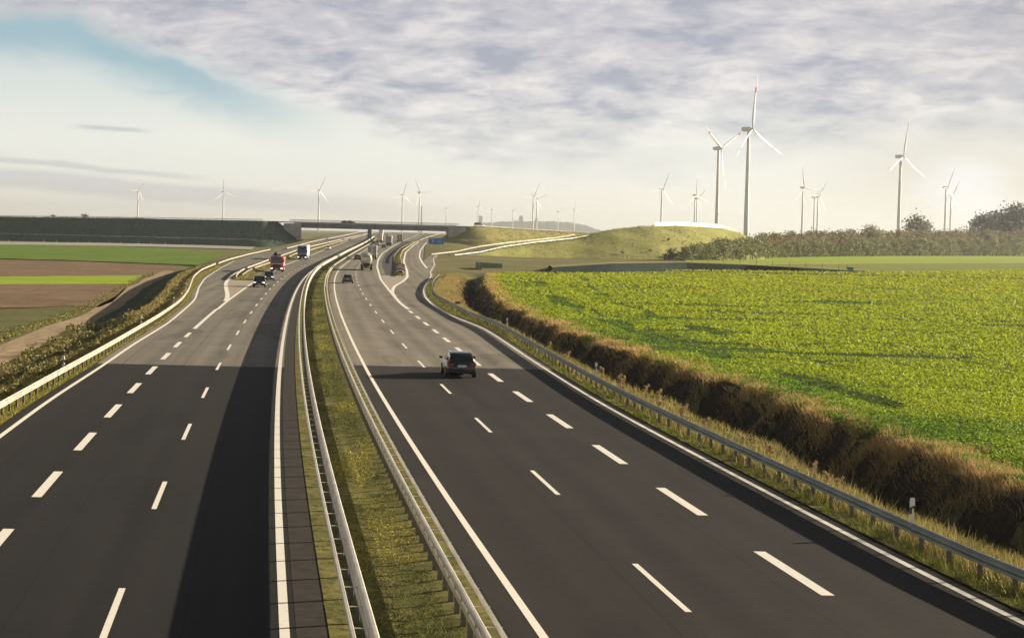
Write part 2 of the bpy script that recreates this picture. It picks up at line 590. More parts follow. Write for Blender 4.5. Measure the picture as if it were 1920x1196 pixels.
# solid lines at the merges
MAINL = pline([(353, 628), (425, 565), (474, 530), (535.6, 496.4), (555.6, 489), (608, 468.7), (636, 458)], 10)
strip('edge_line', lambda D: np.where(D < 190, Ld2(D), MAINL(D)) - .17, lambda D: np.where(D < 190, Ld2(D), MAINL(D)) + .17, 153, 1000, PZ, M['paint'], lc)
GOREL = pline([(420, 568), (425, 563), (427, 554), (424, 540), (423, 531.5), (429, 521.5), (442.7, 511.5), (455, 504)], 6)
strip('edge_line', lambda D: GOREL(D) - .28, lambda D: GOREL(D) + .28, 212, 385, PZ + .004, M['paint'], lc)
strip('edge_line', lambda D: GL(D) - .2, lambda D: GL(D) + .2, 201, 1300, PZ, M['paint'], rc)
GRR = pline([(744, 561), (734.5, 549), (738.8, 537), (757, 527), (764, 519), (763, 507), (757, 490), (760.5, 473.6), (775.6, 460)], 6, ext=-.03)
strip('edge_line', lambda D: GRR(D) - .25, lambda D: GRR(D) + .25, 238, 1000, PZ + .004, M['paint'], rc)
G2 = pline([(800.7, 503), (790.6, 490.4), (786.5, 482), (788, 470), (797, 457.8)], 6)
strip('edge_line', lambda D: G2(D) - .25, lambda D: G2(D) + .25, 432, 900, PZ, M['paint'], rc)
# hatched concrete in the two noses
strip('gore_area', lambda D: GOREL(D) + .3, lambda D: MAINL(D) - .2, 214, 300, .003, M['hatch'], lc)
strip('gore_area', lambda D: GL(D) + .25, lambda D: GRR(D) - .25, 250, 352, .003, M['hatch'], rc)
strip('shoulder', lambda D: GL(D) + 1.2, lambda D: GL(D) + 4.6, 352, 900, .0035, M['asphalt_dark'], rc)

# ------------------------------------------------------------------ fields, track, islands laid on the ground
grass_isl = ground_mat('verge_grass', ((.12, .115, .04), (.20, .18, .06), (.06, .065, .022)), .5, 2.4, .6, .1)
slope_shade_grass = ground_mat('slope_shade_grass', ((.060, .085, .040), (.085, .105, .045), (.045, .070, .035)), .08, 1.2, .5, .15)
field_g = ground_mat('field_green', ((.11, .185, .020), (.16, .235, .028), (.075, .135, .016)), .06, 1.0, .6, .15)
field_b = ground_mat('field_brown', ((.20, .138, .085), (.275, .195, .125), (.125, .085, .055)), .16, 1.1, 1.0, .5, (.35, 1.2, 1))
field_br = ground_mat('field_bright', ((.26, .36, .02), (.30, .39, .03), (.22, .32, .02)), .05, 1.0, .4, .1)
field_d = ground_mat('field_weedy', ((.120, .125, .045), (.17, .155, .06), (.08, .09, .03)), .09, 1.0, .8, .2)
crop_soil = ground_mat('crop_ground', ((.060, .095, .016), (.085, .12, .02), (.04, .06, .012)), .12, 1.6, .6, .15)
dirt = ground_mat('dirt_track', ((.33, .25, .16), (.40, .31, .205), (.26, .19, .12)), .3, 1.8, .6, .08, (1, .25, 1))
dry = ground_mat('dry_grassland', ((.33, .25, .115), (.40, .31, .15), (.25, .19, .08)), .12, 1.4, .8, .2)
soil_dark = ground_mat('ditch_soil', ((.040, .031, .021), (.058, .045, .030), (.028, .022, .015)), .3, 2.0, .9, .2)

zl = lambda D: zleft(D)


def sheet(name, pxs, mat, zf, dz=.05, n=26, kind='structure', zfun=None, skirt=0.0):
    """patch bounded by a lower and an upper sighted edge: pxs = (lower pts, upper pts) left to right"""
    lo, hi = pxs
    xs = np.linspace(0, 1, n)

    def samp(p):
        p = np.array(p, float); t = np.linspace(0, 1, len(p))
        return np.stack([np.interp(xs, t, p[:, 0]), np.interp(xs, t, p[:, 1])], -1)
    A = np.array([gp(*q, zf) for q in samp(lo)]); B = np.array([gp(*q, zf) for q in samp(hi)])
    m = 14
    t = np.linspace(0, 1, m)[:, None, None]
    G = A[None] * (1 - t) + B[None] * t
    Z = (zfun or terrain)(G[..., 0], G[..., 1]) + dz
    P = np.concatenate([G, Z[..., None]], -1)
    if skirt:
        P[:, :, 2] += .05 * np.sin(P[:, :, 0] / 2.1) * np.sin(P[:, :, 1] / 3.3)
        lowr = P[:1].copy(); lowr[..., 2] -= skirt; P = np.concatenate([lowr, P])
    return tag(gridmesh(name, P, mat, not skirt), kind=kind)


sheet('field', ([(-60, 485.5), (60, 488.2), (155, 490.7), (310, 496.7), (372, 499.5)], [(-60, 459.5), (60, 460.2), (200, 462.5), (330, 467.5), (425, 478)]), field_g, zl, .32, skirt=.42)
sheet('field', ([(-60, 521), (60, 520), (200, 518.5), (270, 517.5), (300, 515.5)], [(-60, 485.5), (60, 488.2), (155, 490.7), (310, 496.7), (345, 499)]), field_b, zl, .06)
sheet('field', ([(-60, 533.5), (60, 533), (200, 532.5), (246, 532)], [(-60, 521), (60, 520), (200, 518.5), (268, 517.5)]), field_br, zl, .16, skirt=.2)
sheet('field', ([(-60, 580), (60, 577), (130, 574.5), (185, 577), (212, 566)], [(-60, 533.5), (60, 533), (200, 532.5), (246, 532)]), field_b, zl, .07)
sheet('field', ([(-60, 690), (0, 655), (60, 630), (130, 602), (185, 579)], [(-60, 585), (0, 580), (60, 578), (130, 575), (184, 578)]), field_d, zl, .06)
fieldgrid_left = strip('verge', lambda D: TRK(D) + 1.1, lambda D: LR(D) - 4.2, 168, 420, .07, None, n=8, zf=terrain)
fieldgrid_left.data.materials.clear(); fieldgrid_left.data.materials.append(slope_shade_grass); tag(fieldgrid_left, kind='structure')  # dark green strip: shade of the slope put into the colour
strip('path', lambda D: TRK(D) - 1.9 - .2 * np.sin(D / 9), lambda D: TRK(D) + 1.0 + .2 * np.sin(D / 7), 60, 420, .07, dirt, n=5, zf=terrain)
tag(bpy.data.objects['path'], kind='structure')

# right: crop field ground, dry grassland, far fields
_fd = np.array([377, 403, 474, 479, 495, 609]); _fx = np.array([-5.2, 4.5, 44.7, 76, 107, 171.0])


def XL(D):
    D = np.asarray(D, float)
    return np.where(D < 377, FE(np.minimum(D, 377)), np.interp(D, _fd, _fx)) + .35 * np.sin(D / 5.1) * (D < 377)


def fieldgrid(name, fl, fr, Ds, n, mat, dz):
    t = np.linspace(0, 1, n)[None]
    A = fl(Ds)[:, None]; B = fr(Ds)[:, None]
    X = A * (1 - t) + B * t; DD = np.repeat(Ds[:, None], n, 1)
    return tag(gridmesh(name, np.stack([X, DD, terrain(X, DD) + dz], -1), mat), kind='structure')


fieldgrid('field', lambda D: XL(D) - .1, lambda D: .33 * D + 14, np.concatenate([np.arange(46, 160, 2.0), np.arange(160, 600, 6.0)]), 30, crop_soil, .07)
fieldgrid('verge', lambda D: RR(D) + .9, lambda D: FE(D) - 5.2, np.arange(150, 372, 4.0), 8, dry, .06)
fieldgrid('verge', lambda D: RE(D) + .47, lambda D: RR(D) + .95, np.arange(20, 340, 2.0), 4, grass_isl, .03)
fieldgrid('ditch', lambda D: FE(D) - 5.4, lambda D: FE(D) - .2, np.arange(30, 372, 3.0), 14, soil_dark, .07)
sheet('field', ([(1300, 505), (1500, 510.5), (1700, 510.5), (1990, 503)], [(1300, 498), (1500, 496), (1700, 494.5), (1990, 493)]), ground_mat('field_olive', ((.19, .22, .045), (.23, .25, .05), (.14, .17, .035)), .06, 1.0, .6, .1), lambda d: .3, .12)
field_r = ground_mat('field_fresh', ((.27, .37, .03), (.31, .40, .035), (.22, .32, .025)), .05, 1.0, .4, .1)
field_r2 = ground_mat('field_yellowgreen', ((.32, .37, .045), (.36, .40, .05), (.27, .33, .035)), .05, 1.0, .4, .1)
sheet('field', ([(1300, 499), (1500, 497), (1700, 495), (1990, 493.5)], [(1290, 492.5), (1500, 492.2), (1700, 491.6), (1990, 490.8)]), field_r2, lambda d: .3, .10)
sheet('field', ([(1290, 492.3), (1500, 492), (1700, 491.4), (1990, 490.6)], [(1270, 484), (1500, 481.5), (1700, 480), (1990, 478)]), field_r, lambda d: .3, .10)
fieldgrid('median', lambda D: ML(D) + .95, lambda D: MR(D) - .78, np.arange(16, 900, 6.0), 10, grass_isl, .02)

# grass islands in the two noses, raised a little above the asphalt
RB = line([gp(a, b, None, .75) for a, b in [(442.7, 517.7), (445, 511.5), (455, 504), (503, 486.4), (529, 477.6), (555.6, 468.6), (582, 461.5), (641, 448), (695, 436.5)]], 10)
RCl = line([gp(a, b, None, .75) for a, b in [(454, 514), (465, 506.5), (475, 501.4), (504, 492), (555.6, 474), (585, 467), (634, 453), (695, 438.5)]], 10)
RA = line([gp(a, b, None, .75) for a, b in [(538, 465), (588.7, 451.7), (641, 442), (690, 434)]], 10)
GRL = line([gp(a, b, None, .75) for a, b in [(738.8, 488.7), (738.8, 478.7), (750.5, 465), (775.6, 452), (805.7, 439)]], 10)
GRRr = line([gp(a, b, None, .75) for a, b in [(756, 512), (753.8, 495), (750.5, 480), (755.5, 468.6), (775.6, 455), (800.7, 444.4), (830.8, 437.7)]], 8)
MAINR = lambda D: np.minimum(MAINL(D) - 1.0, 1e9)
tag(strip('grass_island', lambda D: RB(D) - .6, lambda D: np.minimum(RCl(D) + 1.8, MAINL(D) - .6), 300, 1300, .05, grass_isl, n=3, skirt=.1), kind='structure')
tag(strip('grass_island', lambda D: np.minimum(GL(D) + 4.6, GRR(D) - 2.5), lambda D: GRR(D) - .7, 352, 1300, .05, grass_isl, n=3, skirt=.1), kind='structure')
sheet('grass_island', ([(795, 489), (801, 484), (808, 479.5), (816, 475), (824, 470)], [(797, 459.5), (806, 459.0), (818, 459.5), (830, 461), (842, 462)]), grass_isl, zroad, .10, zfun=lambda X, D: zroad(D))

# ------------------------------------------------------------------ mound, embankments, basin bank
_cx = np.array([-60, -40, -24.7, -17.5, -6, 6, 21.7, 27, 29.5, 39, 52, 67, 87, 99, 108, 116, 170, 260])
_ch = np.array([.2, .25, .5, 1.3, 3.0, 4.7, 6.9, 8.2, 8.9, 11.0, 12.7, 13.5, 13.2, 11.3, 5, .3, .3, .2])
_dx = np.array([-60, -24.7, -17.5, -6, 6, 21.7, 27, 55, 70, 92, 140, 260]); _dD = np.array([560, 600, 620, 645, 670, 690, 697, 722, 744, 785, 820, 820.0])


def mound(X, D):
    h = np.interp(X, _cx, _ch); dc = np.interp(X, _dx, _dD)
    w = np.maximum(7, 4.6 * h)
    up = np.clip((D - (dc - w)) / w, 0, 1); up = .45 * up + .55 * up * up * (3 - 2 * up)
    top = np.where(X < 27, 9.5, 40)
    dn = 1 - np.clip((D - dc - top) / np.maximum(3, 2.0 * h), 0, 1)
    b = .6 * np.sin(X / 7.3 + D / 11) * np.sin(D / 8.1) * np.clip(h / 8, 0, 1) * (D < dc - 2)
    return .3 + (h - .3) * up * dn + b * up


xs = np.arange(-60, 200, 1.6); ys = np.arange(540, 900, 1.6)
XX, YY = np.meshgrid(xs, ys)
Hm = mound(XX, YY)
mound_m = ground_mat('mound_grass', ((.27, .275, .085), (.35, .33, .12), (.17, .19, .055)), .10, 1.0, .8, .25)
tag(gridmesh('hill', np.stack([XX, YY, Hm - .1], -1), mound_m, keep=(Hm > .52)), kind='structure')


def sweep(name, path, prof, mat, parent=None, smooth=False):
    """profile [(side, up)...] carried along path [(x, y, z)]"""
    path = np.array(path, float)
    t = np.gradient(path[:, :2], axis=0); t /= np.linalg.norm(t, axis=1)[:, None]
    nrm = np.stack([t[:, 1], -t[:, 0]], -1)
    prof = np.array(prof, float)
    P = np.zeros((len(path), len(prof), 3))
    P[:, :, :2] = path[:, None, :2] + nrm[:, None] * prof[None, :, :1]
    P[:, :, 2] = path[:, 2:3] + prof[None, :, 1]
    mb = MB(); mb.rings([list(p) for p in P]); return mb.build(name, mat, parent, smooth)


# ramp road climbing the mound
_rp = [(-24.5, 594, .5), (-24.7 + 2.5, 606, .65), (-17.5 + 2.0, 626, 1.45), (-8, 652, 3.2), (3.5, 677, 4.9), (19, 697, 6.7), (27, 706, 8.2)]
_rp = np.array(_rp); _tt = np.linspace(0, 1, len(_rp)); _ts = np.linspace(0, 1, 40)
RAMP = np.stack([np.interp(_ts, _tt, _rp[:, k]) for k in range(3)], -1)
tag(sweep('slip_road', RAMP + np.array([0, 0, .06]), [(-3.6, 0), (3.4, 0), (3.4, -.4), (-3.6, -.4)], M['asphalt_x']), kind='structure')

# motorway bridge line: left embankment, span, right embankment
LEFT_EMB = np.array([(-330, 948, 11.0), (-259, 931, 11.35), (-180, 911, 12.0), (-124, 898.5, 12.15)])
RIGHT_EMB = np.array([(-21, 909, 11.7), (0, 932, 10.8), (30, 962, 9.7), (90, 1010, 8.4)])


def emb_h(path, X, D, bench, half=6.5, slope=1.45):
    best = np.full(X.shape, -50.0)
    for a, b in zip(path[:-1], path[1:]):
        d = b[:2] - a[:2]; L2 = d @ d
        t = np.clip(((X - a[0]) * d[0] + (D - a[1]) * d[1]) / L2, 0, 1)
        dist = np.hypot(X - a[0] - t * d[0], D - a[1] - t * d[1])
        zt = a[2] + (b[2] - a[2]) * t
        q = dist - half
        qb = (zt - bench) * slope
        z = np.where(q < 0, zt, np.where(q < qb, zt - q / slope, np.where(q < qb + 2.2, bench - (q - qb) * .05, bench - .11 - (q - qb - 2.2) / slope)))
        best = np.maximum(best, z)
    return best


def emb(path, bench, x0, x1, y0, y1, base, mat):
    XX, YY = np.meshgrid(np.arange(x0, x1, 1.5), np.arange(y0, y1, 1.1))
    Z = emb_h(path, XX, YY, bench)
    Z += .12 * np.sin(XX / 3.1 + YY / 2.3) + .1 * np.sin(XX / 1.7 - YY / 4.4)
    tag(gridmesh('embankment', np.stack([XX, YY, Z - .08], -1), mat, keep=Z > base), kind='structure')


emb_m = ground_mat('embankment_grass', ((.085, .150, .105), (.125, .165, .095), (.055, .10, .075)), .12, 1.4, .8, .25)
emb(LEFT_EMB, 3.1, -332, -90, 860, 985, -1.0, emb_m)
_q = np.concatenate([np.linspace(a, b, 8)[:-1] for a, b in zip(LEFT_EMB[:-1], LEFT_EMB[1:])] + [LEFT_EMB[-1:]])
_n = np.array([-.229, -.973])
_off = 6.5 + (_q[:, 2] - 3.1) * 1.45 + 1.6
tag(sweep('bench_light_strip', np.concatenate([_q[:, :2] + _n * _off[:, None], np.full((len(_q), 1), 3.0)], 1), [(-.5, -.3), (.5, -.3), (.5, .32), (-.5, .38)], M['conc']), kind='structure')  # pale strip added to stand for the sunlit line of the bench
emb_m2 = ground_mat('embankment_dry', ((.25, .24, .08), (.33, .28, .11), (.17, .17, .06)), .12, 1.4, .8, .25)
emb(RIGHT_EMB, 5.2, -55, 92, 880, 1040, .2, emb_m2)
for pth in (LEFT_EMB, RIGHT_EMB):
    q = np.concatenate([np.linspace(a, b, 8)[:-1] for a, b in zip(pth[:-1], pth[1:])] + [pth[-1:]])
    q = np.concatenate([q, [(-104, 895.3, 11.95)]]) if pth is LEFT_EMB else np.concatenate([[(-33.8, 904.6, 11.75)], q])
    tag(sweep('road', q + np.array([0, 0, .12]), [(-5, 0), (5, 0), (5, -.5), (-5, -.5)], M['asphalt_x']), kind='structure')
# basin bank with a steep face in front of the mound
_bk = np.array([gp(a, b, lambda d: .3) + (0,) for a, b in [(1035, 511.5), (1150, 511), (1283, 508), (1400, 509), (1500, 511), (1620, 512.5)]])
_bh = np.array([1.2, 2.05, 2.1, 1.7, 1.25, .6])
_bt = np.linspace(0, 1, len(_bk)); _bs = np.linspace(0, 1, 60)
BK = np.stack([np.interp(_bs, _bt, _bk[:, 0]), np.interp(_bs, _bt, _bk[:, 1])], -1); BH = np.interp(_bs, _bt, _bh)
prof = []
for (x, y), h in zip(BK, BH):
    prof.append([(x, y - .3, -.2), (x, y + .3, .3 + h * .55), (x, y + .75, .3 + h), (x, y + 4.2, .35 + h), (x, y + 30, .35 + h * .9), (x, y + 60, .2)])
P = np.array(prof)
bank_m = ground_mat('bank_shade_dark', ((.011, .021, .020), (.017, .028, .025), (.008, .015, .014)), .25, 1.5, .6, .15)  # near-black face: shade of the bank put into its colour
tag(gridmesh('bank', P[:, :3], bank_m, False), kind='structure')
tag(gridmesh('path', P[:, 2:4] + np.array([0, 0, .004]), dirt, False), kind='structure')
tag(gridmesh('bank', P[:, 3:], mound_m, False), kind='structure')

# ------------------------------------------------------------------ guardrails
WB = [(-.035, -.155), (-.035, -.11), (.045, -.075), (.045, -.045), (-.03, -.015), (-.03, .015), (.045, .045), (.045, .075), (-.035, .11), (-.035, .155), (-.060, .155), (-.060, -.155)]


def fpath(f, d0, d1, z, step=4.0, zf=None):
    D = np.arange(d0, d1 + .01, step)
    X = f(D)
    return np.stack([X, D, (zroad(D) if zf is None else zf(X, D)) + z], -1)


def along(path, spacing):
    path = np.array(path); seg = np.linalg.norm(np.diff(path[:, :2], axis=0), axis=1)
    s = np.concatenate([[0], np.cumsum(seg)]); q = np.arange(0, s[-1], spacing)
    return np.stack([np.interp(q, s, path[:, k]) for k in range(path.shape[1])], -1)


def posts(root, P, mesh_fn, mat, zoff, cap=100):
    """first cap posts are parts, the others one part"""
    m0 = None
    rest = MB()
    for i, p in enumerate(P):
        if i < cap:
            if m0 is None:
                mb = MB(); mesh_fn(mb, 0, 0, 0); m0 = mb.build('post', mat, root); o = m0
            else:
                o = m0.copy(); COL.objects.link(o); o.parent = root
            o.location = (float(p[0]), float(p[1]), float(p[2] + zoff))
        else:
            mesh_fn(rest, p[0], p[1], p[2] + zoff)
    if rest.v:
        tag(rest.build('post', mat, root), kind='stuff')


def sigma_post(h, w=.10, t=.05):
    return lambda mb, x, y, z: (mb.box(x, y, z + h / 2 - .15, w, .012, h + .3), mb.box(x - w / 2, y + t / 2, z + h / 2 - .15, .012, t, h + .3), mb.box(x + w / 2, y - t / 2, z + h / 2 - .15, .012, t, h + .3))


def flip(pr): return [(-a, b) for a, b in pr]


def rail_z(X, D): return np.where((X > ML(D) - 1) & (X < MR(D) + 1), zroad(D), zroad(D))


def guardrail(f, d0, d1, label, side=1, mat=None, spacing=2.0, group='guardrails along the carriageways', top=.75, cap=100):
    root = tag(empty('guardrail', (0, 0, 0)), label, 'guardrail', group)
    p = fpath(f, d0, d1, top - .155, 4.0 if d1 - d0 > 60 else 2.0)
    sweep('rail_beam', p, WB if side > 0 else flip(WB), mat or M['galv'], root)
    jm = MB()
    jp = along(fpath(f, d0 + 1, min(d1, 260), top - .155, 4.0), 4.0) if d0 < 200 else []
    for x in jp:
        t = (float(f(x[1] + .2)) - float(f(x[1] - .2))) / .4
        wb = WB if side > 0 else flip(WB)
        jm.rings([[(x[0] + t * d + a * 1.12, x[1] + d, x[2] + b * 1.03) for a, b in wb] for d in (-.17, .17)])
    if jm.v: tag(jm.build('splice_plate', M['galv_dark'], root), kind='stuff')
    q = along(fpath(f, d0 + .5, d1, 0), spacing)
    q[:, 0] += -.115 * side
    posts(root, q, sigma_post(top - .06), M['post'], 0, cap)
    return root


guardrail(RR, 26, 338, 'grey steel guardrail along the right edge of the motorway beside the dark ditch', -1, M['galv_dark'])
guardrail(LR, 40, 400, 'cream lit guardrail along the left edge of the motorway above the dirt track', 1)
guardrail(lambda D: LR(D) - .35 * 0 + .4, 404, 610, 'far lit guardrail left of the on-ramp, ending near the embankment', 1, spacing=4)


def super_rail(off, side, label, tall):
    """high crash barrier on close-set posts with a second rail held on spacers towards its own traffic"""
    root = tag(empty('median_barrier', (0, 0, 0)), label, 'crash barrier', 'median crash barriers')
    f = lambda D: ML(D) + off
    d1 = 1000
    if tall:
        box = [(-.06, .60), (-.06, .72), (-.03, .76), (-.06, .80), (-.06, .94), (-.03, .98), (-.06, 1.02), (-.06, 1.10), (-.03, 1.13), (.03, 1.13), (.06, 1.10), (.06, 1.02), (.03, .98), (.06, .94), (.06, .80), (.03, .76), (.06, .72), (.06, .60)]
        thin = [(-.04, 1.02), (-.05, 1.05), (-.03, 1.10), (.03, 1.10), (.05, 1.05), (.04, 1.02)]
        zs = 1.06
    else:
        box = [(-.06, .40), (-.06, .54), (-.03, .58), (-.06, .62), (-.06, .72), (-.03, .75), (.03, .75), (.06, .72), (.06, .62), (.03, .58), (.06, .54), (.06, .40)]
        thin = [(-.04, .66), (-.05, .69), (-.03, .74), (.03, .74), (.05, .69), (.04, .66)]
        zs = .70
    sweep('top_beam', fpath(f, 18, d1, 0, 4), box, M['galv'], root)
    sweep('rail_beam', fpath(lambda D: f(D) + side * (.42 if tall else .34), 18, d1, 0, 4), thin if side > 0 or tall else flip(thin), M['galv'], root)
    q = along(fpath(f, 18.3, d1, 0), 2.66 if tall else 1.33)
    posts(root, q, sigma_post(.9 if tall else .66, .07 if tall else .12, .05), M['post'], 0)
    sp = MB(); q = along(fpath(f, 18.3, d1, 0), 2.0)
    for i, x in enumerate(q[:70]):
        if i == 0:
            s0 = MB().box(0, 0, 0, .34, .06, .012).build('spacer', M['galv'], root); o = s0
        else:
            o = s0.copy(); COL.objects.link(o); o.parent = root
        o.location = (x[0] + side * .25, x[1], x[2] + zs)
    for x in q[70::2]:
        sp.box(x[0] + side * .25, x[1], x[2] + zs, .34, .06, .012)
    tag(sp.build('spacer', M['galv'], root), kind='stuff')
    return root


super_rail(1.62, -1, 'double steel crash barrier on the left side of the grass median, beside the dark gutter', True)
super_rail(3.93, 1, 'double steel crash barrier on the right side of the grass median, with dark close-set posts', False)
guardrail(RB, 296, 1250, 'lit guardrail on the left side of the narrow grass island at the on-ramp', 1, spacing=4)
guardrail(RCl, 308, 1250, 'lit guardrail on the right side of the narrow grass island, behind the red lorry', -1, spacing=4)
guardrail(RA, 632, 1350, 'distant lit guardrail at the foot of the left embankment leading under the bridge', 1, spacing=4)
guardrail(GRL, 480, 1250, 'lit guardrail on the left of the exit nose island', -1, spacing=4)
guardrail(GRRr, 345, 1250, 'lit guardrail on the right of the exit nose island, ending at the chevron board', 1, spacing=4)


def ramp_rail(off, label, side, a=0):
    root = tag(empty('guardrail', (0, 0, 0)), label, 'guardrail', 'guardrails along the carriageways')
    t = np.gradient(RAMP[:, :2], axis=0); t /= np.linalg.norm(t, axis=1)[:, None]
    p = RAMP.copy(); p[:, 0] += t[:, 1] * off; p[:, 1] += -t[:, 0] * off
    p = p[a:]
    pb = p.copy(); pb[:, 2] += .66
    sweep('rail_beam', pb, WB if side > 0 else flip(WB), M['galv'], root)
    posts(root, along(p, 3.0), sigma_post(.72), M['post'], 0)


ramp_rail(4.1, 'near guardrail of the slip road climbing the grassy mound', -1, 3)
ramp_rail(-4.2, 'back guardrail of the slip road climbing the grassy mound', 1, 4)
_par = np.linspace(56, 97, 24); _par = np.stack([_par, np.interp(_par, _dx, _dD) + 2], -1)
_pz = np.interp(_par[:, 0], _cx, _ch)
M['chalk'] = simple('chalk_white', (.86, .85, .83), .8, .2, var=.04)
tag(sweep('parapet_wall', np.concatenate([_par, _pz[:, None]], 1), [(-.2, -.5), (.2, -.5), (.12, 1.45), (-.12, 1.45)], M['chalk']), 'long white parapet along the crest of the grassy mound', 'wall')
# rails along the two embankments
for pth, lab in ((LEFT_EMB, 'thin guardrail along the top of the dark left embankment'), (RIGHT_EMB, 'thin guardrail along the top of the right embankment beyond the bridge')):
    root = tag(empty('guardrail', (0, 0, 0)), lab, 'guardrail', 'guardrails along the carriageways')
    q = np.concatenate([np.linspace(a, b, 10)[:-1] for a, b in zip(pth[:-1], pth[1:])] + [pth[-1:]])
    q = q + np.array([2.0, -5.2, 0]) * (np.array([0, 1, 0]))
    pb = q.copy(); pb[:, 2] += .70
    sweep('rail_beam', pb, WB, M['galv'], root)
    posts(root, along(q, 4.0), sigma_post(.8), M['post'], 0)

# ------------------------------------------------------------------ bridge
BA = np.array([-104.5, 895.2]); BB = np.array([-33.5, 904.6])
bdir = (BB - BA) / np.linalg.norm(BB - BA); bang = math.atan2(bdir[1], bdir[0]); bl = np.linalg.norm(BB - BA)
br = tag(empty('road_bridge', (BA[0], BA[1], 0), bang), 'long concrete road bridge spanning both carriageways on one central pier row', 'bridge')
zA, zB = 11.95, 11.75


def bbox(name, x0, x1, y0, y1, za, zb, mat, parent=br):
    """beam following the deck gradient, za/zb below deck top"""
    mb = MB(); g = lambda x: zA + (zB - zA) * x / bl
    mb.rings([[(x, y0, g(x) - za), (x, y1, g(x) - za), (x, y1, g(x) - zb), (x, y0, g(x) - zb)] for x in np.linspace(x0, x1, 9)])
    return mb.build(name, mat, parent)


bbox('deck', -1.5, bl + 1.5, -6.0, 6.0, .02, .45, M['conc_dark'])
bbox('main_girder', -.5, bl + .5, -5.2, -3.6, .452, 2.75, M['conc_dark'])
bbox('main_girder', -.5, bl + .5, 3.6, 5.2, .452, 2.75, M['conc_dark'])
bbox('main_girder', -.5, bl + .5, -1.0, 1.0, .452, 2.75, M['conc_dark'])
bbox('edge_beam', -4, bl + 4, -6.5, -6.003, -.28, .55, M['conc'])
bbox('edge_beam', -4, bl + 4, 6.003, 6.5, -.28, .55, M['conc'])
for yy in (-6.25, 6.25):
    mb = MB(); g = lambda x: zA + (zB - zA) * x / bl
    for hz in (.65, 1.0, 1.3):
        mb.tube([(x, yy, g(x) + hz) for x in np.linspace(-6, bl + 6, 9)], .05, 6)
    for x in np.arange(-6, bl + 6, 2.0):
        mb.box(x, yy, g(x) + .75, .07, .07, 1.1)
    mb.build('railing', M['galv_dark'], br)
for yy in (-4.4, 0, 4.4):
    px_ = (-71.5 - BA[0]) / bdir[0]
    zb = float(zroad(900))
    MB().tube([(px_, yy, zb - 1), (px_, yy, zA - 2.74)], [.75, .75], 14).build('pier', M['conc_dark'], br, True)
for sgn, x0 in ((-1, 0), (1, bl)):
    mb = MB()
    xa, xb = (x0 - 3.0, x0 - .4) if sgn < 0 else (x0 + .4, x0 + 3.0)
    mb.box((xa + xb) / 2, 0, 6.2, xb - xa, 12.2, 8.2)
    ab = mb.build('abutment', M['conc'], br)
    for yy in (-6.3, 6.3):
        w = MB()
        xw = x0 + sgn * 3
        w.rings([[(x0 + sgn * .4, yy - .2, 2.5), (x0 + sgn * .4, yy + .2, 2.5), (x0 + sgn * .4, yy + .2, 11.3), (x0 + sgn * .4, yy - .2, 11.3)],
                 [(x0 + sgn * 9, yy - .2, 8.5), (x0 + sgn * 9, yy + .2, 8.5), (x0 + sgn * 9, yy + .2, 11.3), (x0 + sgn * 9, yy - .2, 11.3)]])
        w.build('wing_wall', M['conc'], br)

# ------------------------------------------------------------------ wind turbines
def blade_mesh(L, mat, band):
    mb = MB(); rg = []
    st = [(0, .95, .95), (.04, .95, .95), (.10, 1.5, .75), (.2, 1.95, .5), (.4, 1.45, .32), (.62, 1.05, .2), (.66, 1.0, .19), (.76, .8, .15), (.9, .55, .1), (1, .2, .05)]
    for t, c, th in st:
        rg.append([(c * .62 * math.cos(a) * (1 if math.cos(a) > 0 else 1.35) + c * .1, -.9 * t * t * 3 + th * math.sin(a) * .62, 1.0 + t * (L - 1)) for a in np.linspace(0, 2 * math.pi, 9)[:-1]])
    mb.rings(rg)
    o = mb.build('blade', [M['white'], M['redpaint']], None, True)
    if band:
        for p in o.data.polygons:
            z = p.center.z / L
            if .665 < z < .76: p.material_index = 1
    me = o.data
    bpy.data.objects.remove(o)
    return me


BLADE = blade_mesh(42.0, None, False); BLADE_B = blade_mesh(42.0, None, True)


